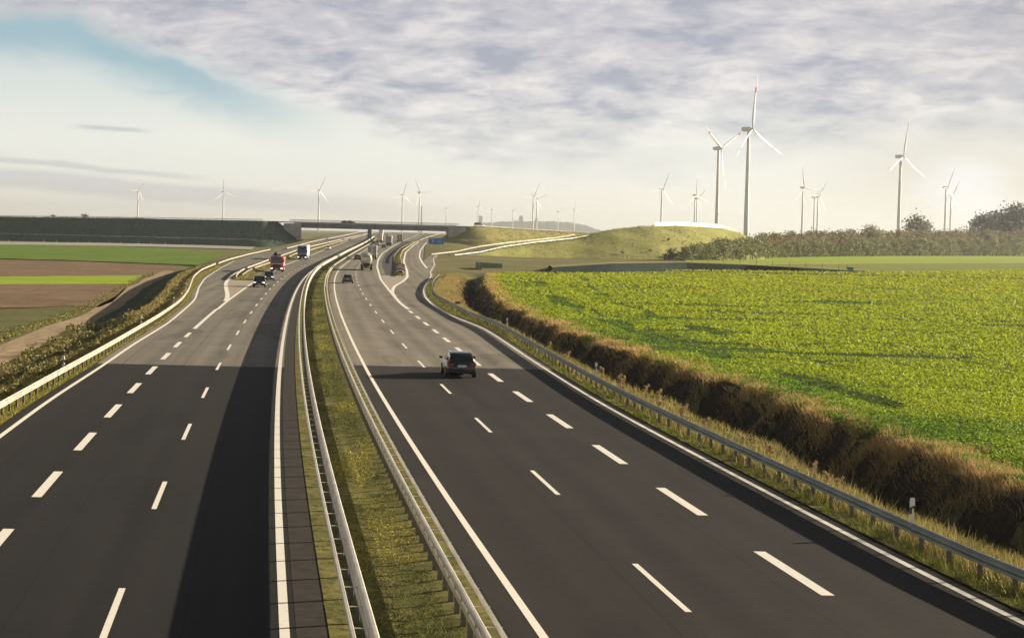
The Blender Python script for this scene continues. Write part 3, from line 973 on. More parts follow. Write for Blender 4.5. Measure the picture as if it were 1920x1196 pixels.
def turbine(px, py, L, phase, cosp, label, band=False, hub=100.0, D=None):
    """sighted hub position; every machine has a 100 m tower"""
    D = D or (hub - EYE) * F / (hor(px) - py)
    hx = at(px, py, D)
    root = tag(empty('wind_turbine', (hx[0], hx[1], 0)), label, 'wind turbine', 'wind turbines on the horizon')
    sn = math.sqrt(1 - cosp ** 2)
    yaw = math.atan2(-cosp, sn)                 # rotor axis, pointing right and towards the viewer
    zt = hx[2]
    t = MB(); t.tube([(0, 0, -2), (0, 0, .3 * zt), (0, 0, .7 * zt), (0, 0, zt - 1.6)], [2.15, 1.95, 1.55, 1.2], 16)
    t.build('tower', M['white'], root, True)
    n = MB()
    n.rings([[(x, w * math.cos(a), h * math.sin(a) + .2) for a in np.linspace(0, 2 * math.pi, 13)[:-1]] for x, w, h in ((-6.5, .9, 1.1), (-6, 1.7, 1.8), (0, 1.9, 2.0), (2.2, 1.6, 1.7), (2.6, 1.2, 1.3))])
    no = n.build('nacelle', M['white'], root, True); no.location = (0, 0, zt); no.rotation_euler = (0, 0, yaw)
    hb = MB()
    hb.rings([[(x, r * math.cos(a), r * math.sin(a)) for a in np.linspace(0, 2 * math.pi, 13)[:-1]] for x, r in ((2.62, 1.3), (3.6, 1.5), (4.6, 1.1), (5.2, .3))])
    ho = hb.build('hub', M['white'], root, True); ho.location = (0, 0, zt + .2); ho.rotation_euler = (0, 0, yaw)
    ax = Vector((math.cos(yaw), math.sin(yaw), 0)); hh = Vector((cosp, sn, 0))
    c = Vector((0, 0, zt + .2)) + ax * 3.7
    for k in range(3):
        ph = R(phase + 120 * k)
        d = (Vector((0, 0, 1)) * math.cos(ph) + hh * math.sin(ph) + ax * .07).normalized()
        b = bpy.data.objects.new('blade', BLADE_B if band else BLADE); COL.objects.link(b); b.parent = root
        tang = d.cross(ax).normalized()
        pitch_ = (tang * math.cos(R(18)) + ax * math.sin(R(18))).normalized()
        y = d.cross(pitch_).normalized()
        m = Matrix((pitch_, y, d)).transposed().to_4x4()
        m.translation = c
        s = L / 42.0
        b.matrix_local = m @ Matrix.Diagonal((s, s, s, 1))
    return root


TB = [
    (1404, 243, 45, -3, .60, 'tallest white wind turbine rising behind the right end of the white mound parapet', True),
    (1347.5, 279, 43, 180, .66, 'white wind turbine with one blade hanging straight down its tower, left of the tallest one', True),
    (1689, 294, 39, 4, .72, 'large white wind turbine standing alone behind the hedge, left of the round bare tree', False),
    (1774, 352, 37, 22, .75, 'wind turbine near the right edge with one blade level to the left and one raised', False),
    (1783.5, 369, 36, 28, .75, 'smaller wind turbine half hidden behind the one near the right edge', False),
    (1506, 352, 37, -15, .85, 'wind turbine with a level right-hand blade, left one of the trio behind the hedge', False),
    (1534, 368, 37, 32, .75, 'right-hand one of the turbine trio behind the hedge', False),
    (1527.5, 370, 33, 38, .70, 'middle one of the turbine trio behind the hedge', False),
    (1241, 356, 38, 22, .75, 'wind turbine above the left part of the mound crest', False),
    (1303.5, 366, 38, -4, .75, 'front one of two overlapping turbines making a six-pointed star above the mound', False),
    (1307, 372, 36, 50, .75, 'rear one of two overlapping turbines making a six-pointed star above the mound', False),
    (1000, 369, 40, 24, .75, 'taller one of two overlapping turbines left of the mound, before the blue hill', False),
    (1007, 374, 36, 66, .75, 'shorter one of two overlapping turbines left of the mound, before the blue hill', False),
    (755, 366, 38, 14, .75, 'wind turbine above the bridge middle, left one of a close pair', False),
    (787, 361, 38, -32, .80, 'turbine above the bridge with two blades in a V, right of a close pair', False),
    (598, 357, 36, 24, .75, 'wind turbine above the left end of the bridge deck', False),
    (419, 360, 38, -6, .80, 'wind turbine above the middle of the dark left embankment', False),
    (259, 359, 34, 34, .70, 'pale leftmost wind turbine above the left embankment', False),
    (837, 391, 24, 60, .75, 'tiny far turbine above the right end of the bridge', False),
    (897, 388, 38, 6, .75, 'tiny faint turbine beside the left power-station tower', False),
    (922.5, 394, 30, 10, .70, 'tiny faint turbine just right of the left power-station tower', False),
    (962, 395, 30, 40, .75, 'tiny faint turbine left of the middle power-station tower', False),
    (1047, 397, 30, 62, .75, 'tiny turbine over the middle of the blue hill', False),
    (1077, 393, 30, 0, .75, 'tiny turbine over the right slope of the blue hill', False),
]
for t in TB:
    turbine(t[0], t[1], t[2], t[3], t[4], t[5], t[6])

# ------------------------------------------------------------------ far horizon: ridge, power-station towers, chimney
far_green = ground_mat('far_woods', ((.055, .075, .06), (.075, .09, .07), (.045, .06, .05)), .004, .02, .5, 5)
hp = np.array([(850, 437), (868, 431), (885, 424), (905, 418.5), (935, 416), (970, 414.5), (1010, 415), (1050, 415.5), (1080, 418.5), (1105, 424.5), (1128, 433), (1150, 438)])
HD = 9500
ht = np.array([at(a, b, HD) for a, b in hp])
hx = np.linspace(ht[0, 0], ht[-1, 0], 110)
hz = np.interp(hx, ht[:, 0], ht[:, 2]) + 1.5 * np.sin(hx / 14) + 1.2 * np.sin(hx / 5.3)
yy = np.linspace(-1, 1, 21)
P = np.zeros((21, 110, 3))
for i, q in enumerate(yy):
    P[i, :, 0] = hx; P[i, :, 1] = HD + q * 420; P[i, :, 2] = 3 + (hz - 3) * (1 - q * q) - (.5 if abs(q) == 1 else 0)
tag(gridmesh('hills', P, far_green), kind='structure')


def plant_tower(px, top, w, label):
    D = 8600; sc = D / F
    c = at(px, top, D)
    root = tag(empty('power_station_tower', (c[0], c[1], 0)), label, 'tower', 'power station towers')
    W = w * sc; Hh = c[2]
    MB().box(0, 0, Hh * .46, W, W * .9, Hh * .92 + 4).build('boiler_house', M['conc'], root)
    MB().box(0, 0, Hh * .961, W * .86, W * .78, Hh * .078).build('roof', M['conc'], root)
    MB().box(W * .62, 0, Hh * .25, W * .22, W * .4, Hh * .5 + 4).build('side_tower', M['conc'], root)


plant_tower(901, 405, 7.5, 'pale block tower of a distant power station above the bridge end')
plant_tower(977, 405, 7, 'pale block tower of a distant power station, middle of three by the blue hill')
plant_tower(1006, 409, 5.5, 'pale block tower of a distant power station behind the overlapping turbine pair')
c = at(790.5, 388, 8200)
ch = tag(empty('chimney', (c[0], c[1], 0)), 'tall thin grey chimney on the horizon behind the bridge', 'chimney')
MB().tube([(0, 0, -4), (0, 0, c[2] * .5), (0, 0, c[2])], [4.6, 3.9, 3.2], 14).build('shaft', M['conc_dark'], ch, True)
MB().tube([(0, 0, c[2] - .5), (0, 0, c[2] + 2)], [3.5, 3.5], 14).build('rim', M['conc_dark'], ch)


# ------------------------------------------------------------------ vehicles
def heading(D, away=True, f=None):
    f = f or ML
    t = (float(f(D + 4)) - float(f(D - 4))) / 8
    a = -math.atan(t)
    return a if away else a + math.pi


def spot(px, py, L, D=None, away=True, f=None):
    """centre of a vehicle whose near end touches the road at the sighted point"""
    if D is None: x, D = gp(px, py)
    else: x = at(px, py, D)[0]
    h = heading(D, True, f)
    dx, dy = -math.sin(h), math.cos(h)
    c = (x + dx * L / 2, D + dy * L / 2)
    return (c[0], c[1], float(zroad(c[1])) + .004), (h if away else h + math.pi)


def wheel(root, x, y, r, w=.22, dual=False):
    o = MB().tube([(x - w / 2, y, r), (x - w * .42, y, r), (x + w * .42, y, r), (x + w / 2, y, r)], [r * .93, r, r, r * .93], 20).build('wheel', M['rubber'], root)
    s = 1 if x > 0 else -1
    MB().tube([(x + s * (w / 2 - .01), y, r), (x + s * (w / 2 + .012), y, r)], [r * .62, r * .56], 14).build('rim', M['rim'], o)
    return o


def car(name, label, cat, pos, rz, col, style='hatch', W=1.80, L=4.3, Hh=1.46, group='cars on the motorway', plate=True):
    root = tag(empty(name, pos, rz), label, cat, group)
    k = L / 4.5; w2 = W / 2; h = Hh
    paint = carpaint(name + '_paint', col)
    belt = .63 * h
    est = style == 'estate'; suv = style == 'suv'
    tail = [(-2.25, .84, belt * .93), (-2.17, .94, belt * 1.02)] if style != 'sedan' else [(-2.25, .84, belt * .96), (-2.17, .93, belt * 1.03)]
    sec = tail + [(-1.4, 1.0, belt * 1.02), (-.2, 1.0, belt), (.9, .99, belt * .98), (1.15, .98, belt * .97), (1.75, .94, belt * .86), (2.08, .87, belt * .74), (2.24, .76, belt * .60)]
    zb = .20 if not suv else .27
    rg = []
    for y, sw, zt in sec:
        a = sw * w2
        half = [(.80 * a, zb), (.95 * a, zb + .07), (a, zb + .30 * (zt - zb)), (.995 * a, zb + .62 * (zt - zb)), (.95 * a, zt - .05), (.86 * a, zt)]
        rg.append([(x, y * k, z) for x, z in half] + [(-x, y * k, z) for x, z in half[::-1]])
    body = MB().rings(rg).build('body', paint, root, True)
    # cabin shell
    cs = {'estate': [(-2.16, belt * 1.0, .80), (-1.86, h * .93, .69), (-1.2, h * .985, .71), (-.3, h, .72), (.42, h * .965, .69), (1.22, belt * .98, .82)],
          'suv': [(-2.18, belt * 1.0, .84), (-1.92, h * .94, .74), (-1.2, h * .99, .75), (-.3, h, .76), (.35, h * .97, .74), (1.02, belt * .98, .85)],
          'hatch': [(-2.14, belt * 1.0, .80), (-1.60, h * .92, .67), (-1.0, h * .98, .70), (-.3, h, .71), (.38, h * .965, .69), (1.18, belt * .98, .82)],
          'sedan': [(-1.72, belt * 1.02, .80), (-1.02, h * .95, .68), (-.7, h * .985, .69), (-.2, h, .70), (.36, h * .965, .68), (1.18, belt * .98, .82)]}[style]
    bw = .86 * w2
    rg = []
    for y, zt, tw in cs:
        t = tw * w2
        half = [(bw, belt * .95), (t + .02, max(zt - .05, belt * .955)), (t - .06, zt)]
        rg.append([(x, y * k, z) for x, z in half] + [(-x, y * k, z) for x, z in half[::-1]])
    MB().rings(rg).build('cabin', paint, root, True)

    def quad(a, b, c, d, i, j, k_, l, off, name='window', mat=M['glass']):
        """bilinear inset of quad a b c d (a-b bottom, d-c top)"""
        a, b, c, d = map(Vector, (a, b, c, d))
        f = lambda u, v: (a * (1 - u) + b * u) * (1 - v) + (d * (1 - u) + c * u) * v
        n = (b - a).cross(d - a).normalized() * off
        mb = MB(); q = [f(i, k_), f(j, k_), f(j, l), f(i, l)]
        mb.rings([[tuple(p - n * .5) for p in q], [tuple(p + n) for p in q]])
        return mb.build(name, mat, root)
    P_ = lambda n, s: (s * rg[n][0][0], rg[n][0][1], rg[n][0][2])
    T_ = lambda n, s: (s * rg[n][1][0], rg[n][1][1], rg[n][1][2])
    U_ = lambda n, s: (s * rg[n][2][0], rg[n][2][1], rg[n][2][2])
    # rear window and windscreen
    quad(U_(0, 1)[0:1] + U_(0, 1)[1:], (-U_(0, 1)[0],) + U_(0, 1)[1:], (-U_(1, 1)[0],) + U_(1, 1)[1:], U_(1, 1), .04, .96, .10, .90, -.012, 'rear_window')
    quad(U_(5, 1), (-U_(5, 1)[0],) + U_(5, 1)[1:], (-U_(4, 1)[0],) + U_(4, 1)[1:], U_(4, 1), .03, .97, .05, .95, .012, 'windscreen')
    for s in (-1, 1):
        for (n0, n1, i, j) in ((1, 2, .12, .94), (2, 3, .04, .96), (3, 4, .05, .97)):
            quad(P_(n0, s), P_(n1, s), T_(n1, s), T_(n0, s), i, j, .22, .93, .010 * s, 'window')
        quad(P_(4, s), (P_(4, s)[0], (P_(4, s)[1] + .55 * (P_(5, s)[1] - P_(4, s)[1])), P_(4, s)[2]), T_(4, s), T_(4, s), .05, .9, .22, .9, .010 * s, 'window')
        mb = MB(); mb.box(s * (w2 + .09), .78 * k, belt + .10, .20, .10, .14, .03); mb.build('door_mirror', M['black'], root)
        MB().box(s * w2 * .74, -2.20 * k, belt * .86, w2 * .38, .12, .17, .03).build('tail_light', M['red_light'], root)
        MB().box(s * w2 * .66, 2.11 * k, belt * .66, w2 * .42, .16, .13, .03).build('headlight', M['lamp'], root)
        for yy in (-1.38, 1.38):
            wheel(root, s * (w2 - .10), yy * k, .325 * (1.1 if suv else 1), .22)
        if est or suv:
            MB().tube([(s * .66 * w2, -1.7 * k, h * .97), (s * .66 * w2, -1.6 * k, h * 1.018), (s * .67 * w2, .1 * k, h * 1.022), (s * .66 * w2, .25 * k, h * .985)], .02, 6).build('roof_rail', M['chrome'], root)
    MB().box(0, -2.2 * k, .40, W * .93, .22, .22, .05).build('rear_bumper', M['black'], root)
    MB().box(0, 2.19 * k, .38, W * .82, .18, .24, .05).build('front_bumper', M['black'], root)
    MB().box(0, 2.20 * k, belt * .60, W * .40, .10, .15, .02).build('grille', M['black'], root)
    MB().box(0, -2.285 * k, belt * .76, .52, .03, .12, .01).build('licence_plate', M['plate'], root)
    MB().box(0, 2.285 * k, .42, .52, .03, .11, .01).build('licence_plate', M['plate'], root)
    if est:
        MB().box(0, -2.285 * k, belt * .86, .52, .035, .03, .008).build('tailgate_trim', M['chrome'], root)
        MB().tube([(0.05, -1.55 * k, h * .99), (.05, -1.68 * k, h * 1.07)], [.012, .006], 6).build('aerial', M['black'], root)
        MB().box(.28, -2.25 * k, .245, .42, .08, .05, .01).build('exhaust', M['chrome'], root)
    return root


p, rz = spot(866, 709.5, 4.7)
car('estate_car', 'dark green-black estate car in the middle of the near right carriageway', 'car', p, rz, (.012, .020, .022), 'estate', 1.82, 4.7, 1.49)
p, rz = spot(652, 531.5, 4.2)
car('hatchback_car', 'dark grey hatchback seen from behind, left of the white lane dots and behind the tanker', 'car', p, rz, (.09, .09, .085), 'hatch', 1.78, 4.2, 1.48)
p, rz = spot(669.5, 487, 4.4)
car('saloon_car', 'black saloon car overtaking on the left of the tanker lorry', 'car', p, rz, (.012, .012, .018), 'sedan', 1.8, 4.5, 1.44)
p, rz = spot(485.5, 538.5, 4.4, away=False)
car('off_road_car', 'black car with bright headlights, first of the two oncoming dark cars', 'car', p, rz, (.010, .012, .014), 'suv', 1.86, 4.4, 1.62)
p, rz = spot(503.5, 526.5, 4.3, away=False)
car('hatchback_car', 'dark grey oncoming car just behind the first dark car, in front of the red lorry', 'car', p, rz, (.035, .038, .042), 'hatch', 1.8, 4.3, 1.52)
p, rz = spot(615, 468.5, 4.4, away=False)
car('saloon_car', 'white oncoming car on the far left carriageway beyond the blue lorry', 'car', p, rz, (.78, .78, .77), 'sedan', 1.8, 4.4, 1.44)
p, rz = spot(719.5, 465.5, 4.2, f=ML)
car('hatchback_car', 'small black car alone in the gap beside the box lorries near the bridge', 'car', p, rz, (.015, .015, .025), 'hatch', 1.75, 4.0, 1.46)
p, rz = spot(707.5, 460.5, 4.4)
car('minivan', 'silver minivan in front of the bridge pier', 'van', p, rz, (.50, .49, .52), 'suv', 1.9, 4.6, 1.85)
p, rz = spot(699.5, 458, 4.4)
car('saloon_car', 'dark car left of the silver minivan by the bridge pier', 'car', p, rz, (.03, .03, .035), 'sedan', 1.8, 4.5, 1.45)
p, rz = spot(729.5, 461.5, 4.4)
car('saloon_car', 'dark blue car close behind the grey-doored box lorry near the bridge', 'car', p, rz, (.015, .016, .035), 'sedan', 1.85, 4.6, 1.46)
p, rz = spot(726, 441.5, 4.4, D=1050)
car('hatchback_car', 'pale red car far away under the bridge', 'car', p, rz, (.55, .25, .22), 'hatch', 1.8, 4.2, 1.5)
for px, lab, L in ((648.5, 'left one of two dark cars crossing on top of the bridge', 3.9), (658.5, 'right one of two dark cars crossing on top of the bridge', 4.8)):
    u = at(px, 414, 900)
    s = (u[0] - BA[0]) / bdir[0]
    car('saloon_car', lab, 'car', (u[0], BA[1] + bdir[1] * s - 1.8, zA + (zB - zA) * s / bl - .02 + .004), bang - math.pi / 2, (.012, .012, .016), 'sedan', 1.85, L, 1.5, 'cars on the bridge')


def tractor(root, col, y0, W=2.48, top=3.75, beacon=False):
    """cab-over tractor, front face at y0 (facing +Y)"""
    paint = carpaint('cab_paint', col)
    m = MB()
    rg = []
    for y, hw, zt, zb in ((y0 - 2.15, 1.0, top, .75), (y0 - 1.5, 1.0, top + .02, .7), (y0 - .45, 1.0, top - .12, .5), (y0 - .12, .985, top - .55, .45), (y0, .96, top - 1.2, .45), (y0 + .02, .95, 1.5, .45)):
        a = hw * W / 2
        half = [(a * .94, zb), (a, zb + .12), (a, zt - .25), (a * .97, zt - .07), (a * .88, zt)]
        rg.append([(x, y, z) for x, z in half] + [(-x, y, z) for x, z in half[::-1]])
    cab = m.rings(rg).build('cab', paint, root, True)
    for pl in cab.data.polygons: pl.use_smooth = False
    MB().rings([[(x, y0 + .03, 1.78) for x in (0,)] * 1 + []] if False else [[(-1.10, y0 + .0, 1.85), (1.10, y0 + .0, 1.85), (1.08, y0 - .10, 2.85), (-1.08, y0 - .10, 2.85)], [(-1.10, y0 + .045, 1.85), (1.10, y0 + .045, 1.85), (1.08, y0 - .03, 2.85), (-1.08, y0 - .03, 2.85)]]).build('windscreen', M['glass'], cab)
    MB().box(0, y0 + .03, 2.96, 2.2, .28, .10, .02).build('sun_visor', M['black'], cab)
    MB().box(0, y0 + .05, 1.30, 1.5, .06, .62, .02).build('grille', M['black'], cab)
    MB().box(0, y0 + .03, 1.66, 2.0, .05, .07, .01).build('trim_strip', M['chrome'], cab)
    MB().box(0, y0 + .06, .58, W * .97, .22, .42, .06).build('bumper', paint if not beacon else M['black'], cab)
    MB().box(0, y0 + .185, .62, .52, .02, .12).build('licence_plate', M['plate'], cab)
    for s in (-1, 1):
        MB().box(s * .98, y0 + .10, .74, .42, .18, .22, .04).build('headlight', M['lamp'], cab)
        MB().box(s * (W / 2 + .16), y0 - .05, 2.35, .22, .14, .72, .04).build('door_mirror', M['black'], cab)
        MB().box(s * (W / 2 + .005), y0 - .85, 2.35, .02, .95, .75).build('window', M['glass'], cab)
    return cab


def axle(root, y, hw=1.02, r=.5, w=.32):
    for s in (-1, 1): wheel(root, s * hw, y, r, w)


def semi(name, label, pos, rz, cabcol, boxmat, doormat=None, L=15.5, group='lorries on the motorway', kind='box', cat='lorry', Hb=4.0):
    root = tag(empty(name, pos, rz), label, cat, group)
    yf, yr = L / 2, -L / 2
    tractor(root, cabcol, yf)
    MB().box(0, (yf - 3 + yr) / 2 + .2, .92, .9, L - 2.4, .26).build('chassis', M['black'], root)
    axle(root, yf - 1.35); axle(root, yf - 4.9)
    for i in range(3): axle(root, yr + 1.9 + 1.35 * i)
    b0, b1 = yr, yf - 2.75
    if kind == 'box':
        bx = MB().box(0, (b0 + b1) / 2, 1.12 + (Hb - 1.12) / 2, 2.52, b1 - b0, Hb - 1.12, .03).build('trailer_box', boxmat, root)
        dm = doormat or boxmat
        for s in (-1, 1):
            MB().box(s * .59, b0 - .02, 1.2 + (Hb - 1.36) / 2, 1.13, .05, Hb - 1.40).build('rear_door', dm, bx)
            MB().tube([(s * .18, b0 - .06, 1.25), (s * .18, b0 - .06, Hb - .2)], .02, 6).build('lock_bar', M['chrome'], bx)
            MB().box(s * 1.235, b0 - .03, 1.12 + (Hb - 1.12) / 2, .05, .07, Hb - 1.16).build('door_frame', M['plastic_w'], bx)
        MB().box(0, b0 - .03, Hb - .07, 2.42, .07, .12).build('door_frame', M['plastic_w'], bx)
        MB().box(0, b0 - .02, 1.13, 2.46, .08, .12).build('rear_sill', M['black'], bx)
    MB().box(0, b0 + .10, .55, 2.35, .10, .14, .02).build('rear_bumper', M['redpaint'] if kind == 'x' else M['black'], root)
    for s in (-1, 1):
        MB().box(s * .98, b0 + .04, .86, .36, .08, .13, .02).build('tail_light', M['red_light'], root)
        MB().box(s * 1.0, b0 + .4, .5, .5, .02, .5).build('mudflap', M['black'], root)
        MB().box(s * 1.22, (b0 + b1) / 2 + .6, .78, .03, (b1 - b0) * .45, .5).build('side_guard', M['galv_dark'], root)
    MB().box(0, b0 + .03, .86, .5, .03, .12).build('licence_plate', M['plate'], root)
    return root, b0, b1


curt_w = simple('trailer_white', (.74, .73, .70), .5, .3, var=.05, scale=.4)
curt_g = simple('trailer_grey', (.30, .29, .31), .5, .3, var=.08, scale=.6)
curt_d = simple('trailer_dark', (.12, .12, .135), .55, .3, var=.1, scale=.6)
curt_c = simple('trailer_cream', (.66, .58, .44), .55, .3, var=.06, scale=.5)

p, rz = spot(566, 487.5, 15.5, away=False)
semi('articulated_lorry', 'blue-cabbed lorry with white trailer oncoming on the left carriageway', p, rz, (.012, .028, .13), curt_w)
p, rz = spot(697.5, 487, 15.5, D=520)
semi('articulated_lorry', 'grey box trailer lorry directly ahead of the tanker', p, rz, (.4, .4, .4), curt_g, curt_g, Hb=4.05)
p, rz = spot(711.5, 453.5, 15.5, D=835)
semi('articulated_lorry', 'white box lorry just right of the bridge pier', p, rz, (.6, .6, .6), curt_w, curt_c)
p, rz = spot(729, 457.5, 15.5, D=772)
semi('articulated_lorry', 'box lorry with grey rear doors in the middle of the far traffic', p, rz, (.6, .6, .6), curt_w, curt_g)
p, rz = spot(749.5, 452.5, 15.5, D=850)
semi('articulated_lorry', 'dark-doored box lorry in the right lane, rightmost of the far lorries', p, rz, (.3, .3, .35), curt_w, curt_d)
p, rz = spot(714, 442.5, 15.5, D=1080)
semi('articulated_lorry', 'white lorry farthest away, seen under the bridge deck', p, rz, (.7, .7, .7), curt_w, curt_w)

# tanker lorry
p, rz = spot(687, 507.5, 14.0)
tk, b0, b1 = semi('tanker_lorry', 'cream tank lorry seen from behind in the right lane', p, rz, (.5, .48, .42), curt_c, L=14.0, kind='tank', cat='tanker')
tm = simple('tank_shell', (.62, .58, .47), .32, .5, .35, var=.06, scale=.8)
rg = []
for y, s in ((b0, .55), (b0 + .12, .84), (b0 + .4, .97), (b0 + .8, 1.0), (b1 - .8, 1.0), (b1 - .4, .97), (b1 - .1, .84), (b1, .5)):
    rg.append([(1.22 * s * math.cos(a), y, 2.45 + 1.28 * s * math.sin(a)) for a in np.linspace(0, 2 * math.pi, 29)[:-1]])
tank = MB().rings(rg).build('tank', tm, tk, True)
MB().box(0, b0 + .02, 3.02, 1.35, .05, .10).build('marking_stripe', M['black'], tank)
MB().box(0, (b0 + b1) / 2, 3.78, .7, (b1 - b0) * .8, .14, .03).build('catwalk', M['galv_dark'], tank)
mb = MB()
for s in (-.22, .22): mb.tube([(.55 + s, b0 - .08, 1.0), (.55 + s, b0 + .0, 3.75)], .025, 6)
for z in np.arange(1.2, 3.7, .3): mb.tube([(.33, b0 - .06, z), (.77, b0 - .06, z)], .018, 6)
mb.build('ladder', M['galv_dark'], tank)
MB().box(0, b0 - .02, 1.28, 1.5, .45, .5, .04).build('valve_cabinet', M['black'], tk)
MB().tube([(-.4, b0 - .2, 1.15), (-.4, b0 - .3, .75), (.1, b0 - .3, .75)], .07, 8).build('hose', M['black'], tk)
for s in (-1, 1): MB().box(s * 1.1, b0 + .5, 1.15, .3, 1.3, .5, .06).build('mudguard', M['black'], tk)
for s in (-1, 1): MB().box(s * 1.36, b1 + 1.4, 2.4, .18, .2, .9, .03).build('door_mirror', M['black'], tk)

# red lorry with roof gear
p, rz = spot(518.5, 510.5, 10.0, away=False)
rl = tag(empty('recovery_lorry', p, rz), 'red lorry with roof gear and white-striped side, oncoming behind the dark cars', 'lorry', 'lorries on the motorway')
cab = tractor(rl, (.36, .022, .018), 5.0, 2.5, 3.15, True)
mb = MB(); mb.box(-.55, 4.0, 3.38, .5, .5, .34, .08); mb.box(.3, 3.8, 3.5, .7, .6, .6, .12); mb.box(.75, 4.3, 3.32, .3, .3, .24, .06); mb.tube([(-.2, 3.6, 3.3), (.25, 3.2, 4.0), (.45, 2.6, 3.9)], .09, 8)
mb.build('roof_gear', M['black'], cab)
red = carpaint('lorry_red', (.42, .03, .022)); orange = simple('orange_panel', (.62, .16, .03), .4, .4, var=.05)
MB().box(0, -1.1, 1.0, .9, 7.6, .26).build('chassis', M['black'], rl)
bx = MB().box(0, -1.2, 2.05, 2.48, 7.2, 1.9, .05).build('body', red, rl)
for s in (-1, 1):
    for y in (1.5, -.2, -1.9, -3.6):
        MB().box(s * 1.245, y, 2.05, .03, .42, 1.7).build('side_stripe', M['plastic_w'], bx)
        MB().box(s * 1.245, y - .85, 2.05, .03, .9, 1.6).build('side_panel', orange, bx)
    MB().box(s * 1.0, -4.84, 1.0, .36, .08, .15).build('tail_light', M['red_light'], rl)
axle(rl, 3.7); axle(rl, -1.9); axle(rl, -3.25)
# van on the right embankment
u = at(900, 426, 938)
sv = (u[0] - RIGHT_EMB[0][0]) / (RIGHT_EMB[1][0] - RIGHT_EMB[0][0])
car('delivery_van', 'dark blue van on the embankment road beyond the right end of the bridge', 'van', (u[0], RIGHT_EMB[0][1] + 25 * sv, RIGHT_EMB[0][2] - 1.0 * sv + .13), -.82, (.02, .04, .12), 'suv', 2.0, 5.6, 2.2, 'cars on the bridge')


# ------------------------------------------------------------------ signs, posts, fence
def delineator(x, y, z, label, rz=0.0, s=1.0):
    root = tag(empty('delineator_post', (x, y, z), rz), label, 'delineator', 'delineator posts along the road')
    m = MB(); m.rings([[(-.06, -.05, -.2), (.06, -.05, -.2), (.05, .06, -.2), (-.05, .06, -.2)], [(-.06, -.05, 1.0), (.06, -.05, 1.0), (.05, .06, 1.0), (-.05, .06, 1.0)], [(-.05, -.04, 1.06), (.05, -.04, 1.06), (.04, .05, 1.02), (-.04, .05, 1.02)]])
    m.build('body', M['plastic_w'], root)
    m = MB(); m.rings([[(-.063, -.053, .62), (.063, -.053, .68), (.053, .063, .68), (-.053, .063, .62)], [(-.063, -.053, .80), (.063, -.053, .86), (.053, .063, .86), (-.053, .063, .80)]])
    m.build('black_band', M['black'], root)
    MB().box(.01, -.06, .72, .05, .012, .12).build('reflector', M['chrome'], root)
    root.scale = (s, s, s)
    return root


for px, D, lab in ((1706, 52.6, 'white delineator post behind the nearest part of the right guardrail'), (1097, 106, 'white delineator post behind the right guardrail, second from the near end'), (920, 160, 'white delineator post by the ditch, farthest along the right guardrail')):
    x = at(px, 690, D)[0]
    x = float(RR(D)) + .75
    delineator(x, D, .0, lab, 0, 1.12)
for D, lab in ((103, 'white delineator post among weeds behind the nearest stretch of left guardrail'), (150, 'pale delineator post with dark surround by the left guardrail, beside the track'), (192, 'delineator post behind the left guardrail next to the dark slope'), (242, 'delineator post where the left guardrail begins to bend')):
    delineator(float(LR(D)) - .55, D, -.05, lab, 0, 1.12)
for i, px in enumerate((17, 82, 105.7, 146, 167, 204.5, 227, 260, 282, 310, 345, 380, 404, 430, 466)):
    x, d = gp(px, 455.3 + .013 * px, zl)
    delineator(x, d, float(zl(d)), 'small white post in the row lining the road at the foot of the dark embankment', 0, 1.35)
sheet('road', ([(-60, 458.8), (200, 461.8), (380, 466), (470, 469)], [(-60, 453.6), (200, 456.4), (380, 460.5), (480, 464)]), simple('pale_road', (.34, .33, .29), .85, .2, var=.15, scale=.3), zl, .25)

# blue direction sign
sx, sd = -28.9, 727.0
sg = tag(empty('direction_sign', (sx, sd, float(zroad(sd)) - .2), .06), 'blue motorway direction sign with pale lettering on two posts, by the exit ramp', 'sign')
zs = at(817.5, 452.5, sd)[2] - (float(zroad(sd)) - .2); cxs = at(817.5, 452.5, sd)[0] - sx
MB().box(cxs, 0, zs, 5.9, .08, 2.5, .03).build('panel', M['signblue'], sg)
lt = simple('sign_letter', (.42, .62, .82), .4, .4, var=.02)
mb = MB(); mb.box(cxs - 1.65, -.05, zs + .78, 2.0, .02, .24)
mb.build('lettering', lt, sg)
mb = MB(); mb.poly([(cxs - 1.45, -.052, zs - .75), (cxs - 1.2, -.052, zs - .75), (cxs - .95, -.052, zs + .1), (cxs - 1.25, -.052, zs + .1)])
mb.poly([(cxs - 1.6, -.052, zs + .1), (cxs - .7, -.052, zs + .1), (cxs - .7, -.052, zs + .3), (cxs - 1.6, -.052, zs + .3)])
mb.build('arrow', lt, sg)
mb = MB()
for k in range(7):
    a0, a1 = R(-60 + 20 * k), R(-40 + 20 * k)
    mb.poly([(cxs + .1 + .75 * math.cos(a), -.052, zs - .2 + .75 * math.sin(a)) for a in (a0, a1)] + [(cxs + .1 + .6 * math.cos(a), -.052, zs - .2 + .6 * math.sin(a)) for a in (a1, a0)])
mb.box(cxs + 1.35, -.05, zs - .05, .14, .02, 1.2); mb.box(cxs + 2.1, -.05, zs - .1, .14, .02, 1.5); mb.box(cxs + 1.7, -.05, zs - .75, .8, .02, .16); mb.box(cxs + 1.75, -.05, zs + .45, .7, .02, .14)
mb.build('lettering', lt, sg)
for s in (-2.1, 2.1):
    MB().tube([(cxs + s, .10, -.5), (cxs + s, .10, zs + 1.2)], .09, 8).build('post', M['galv_dark'], sg)
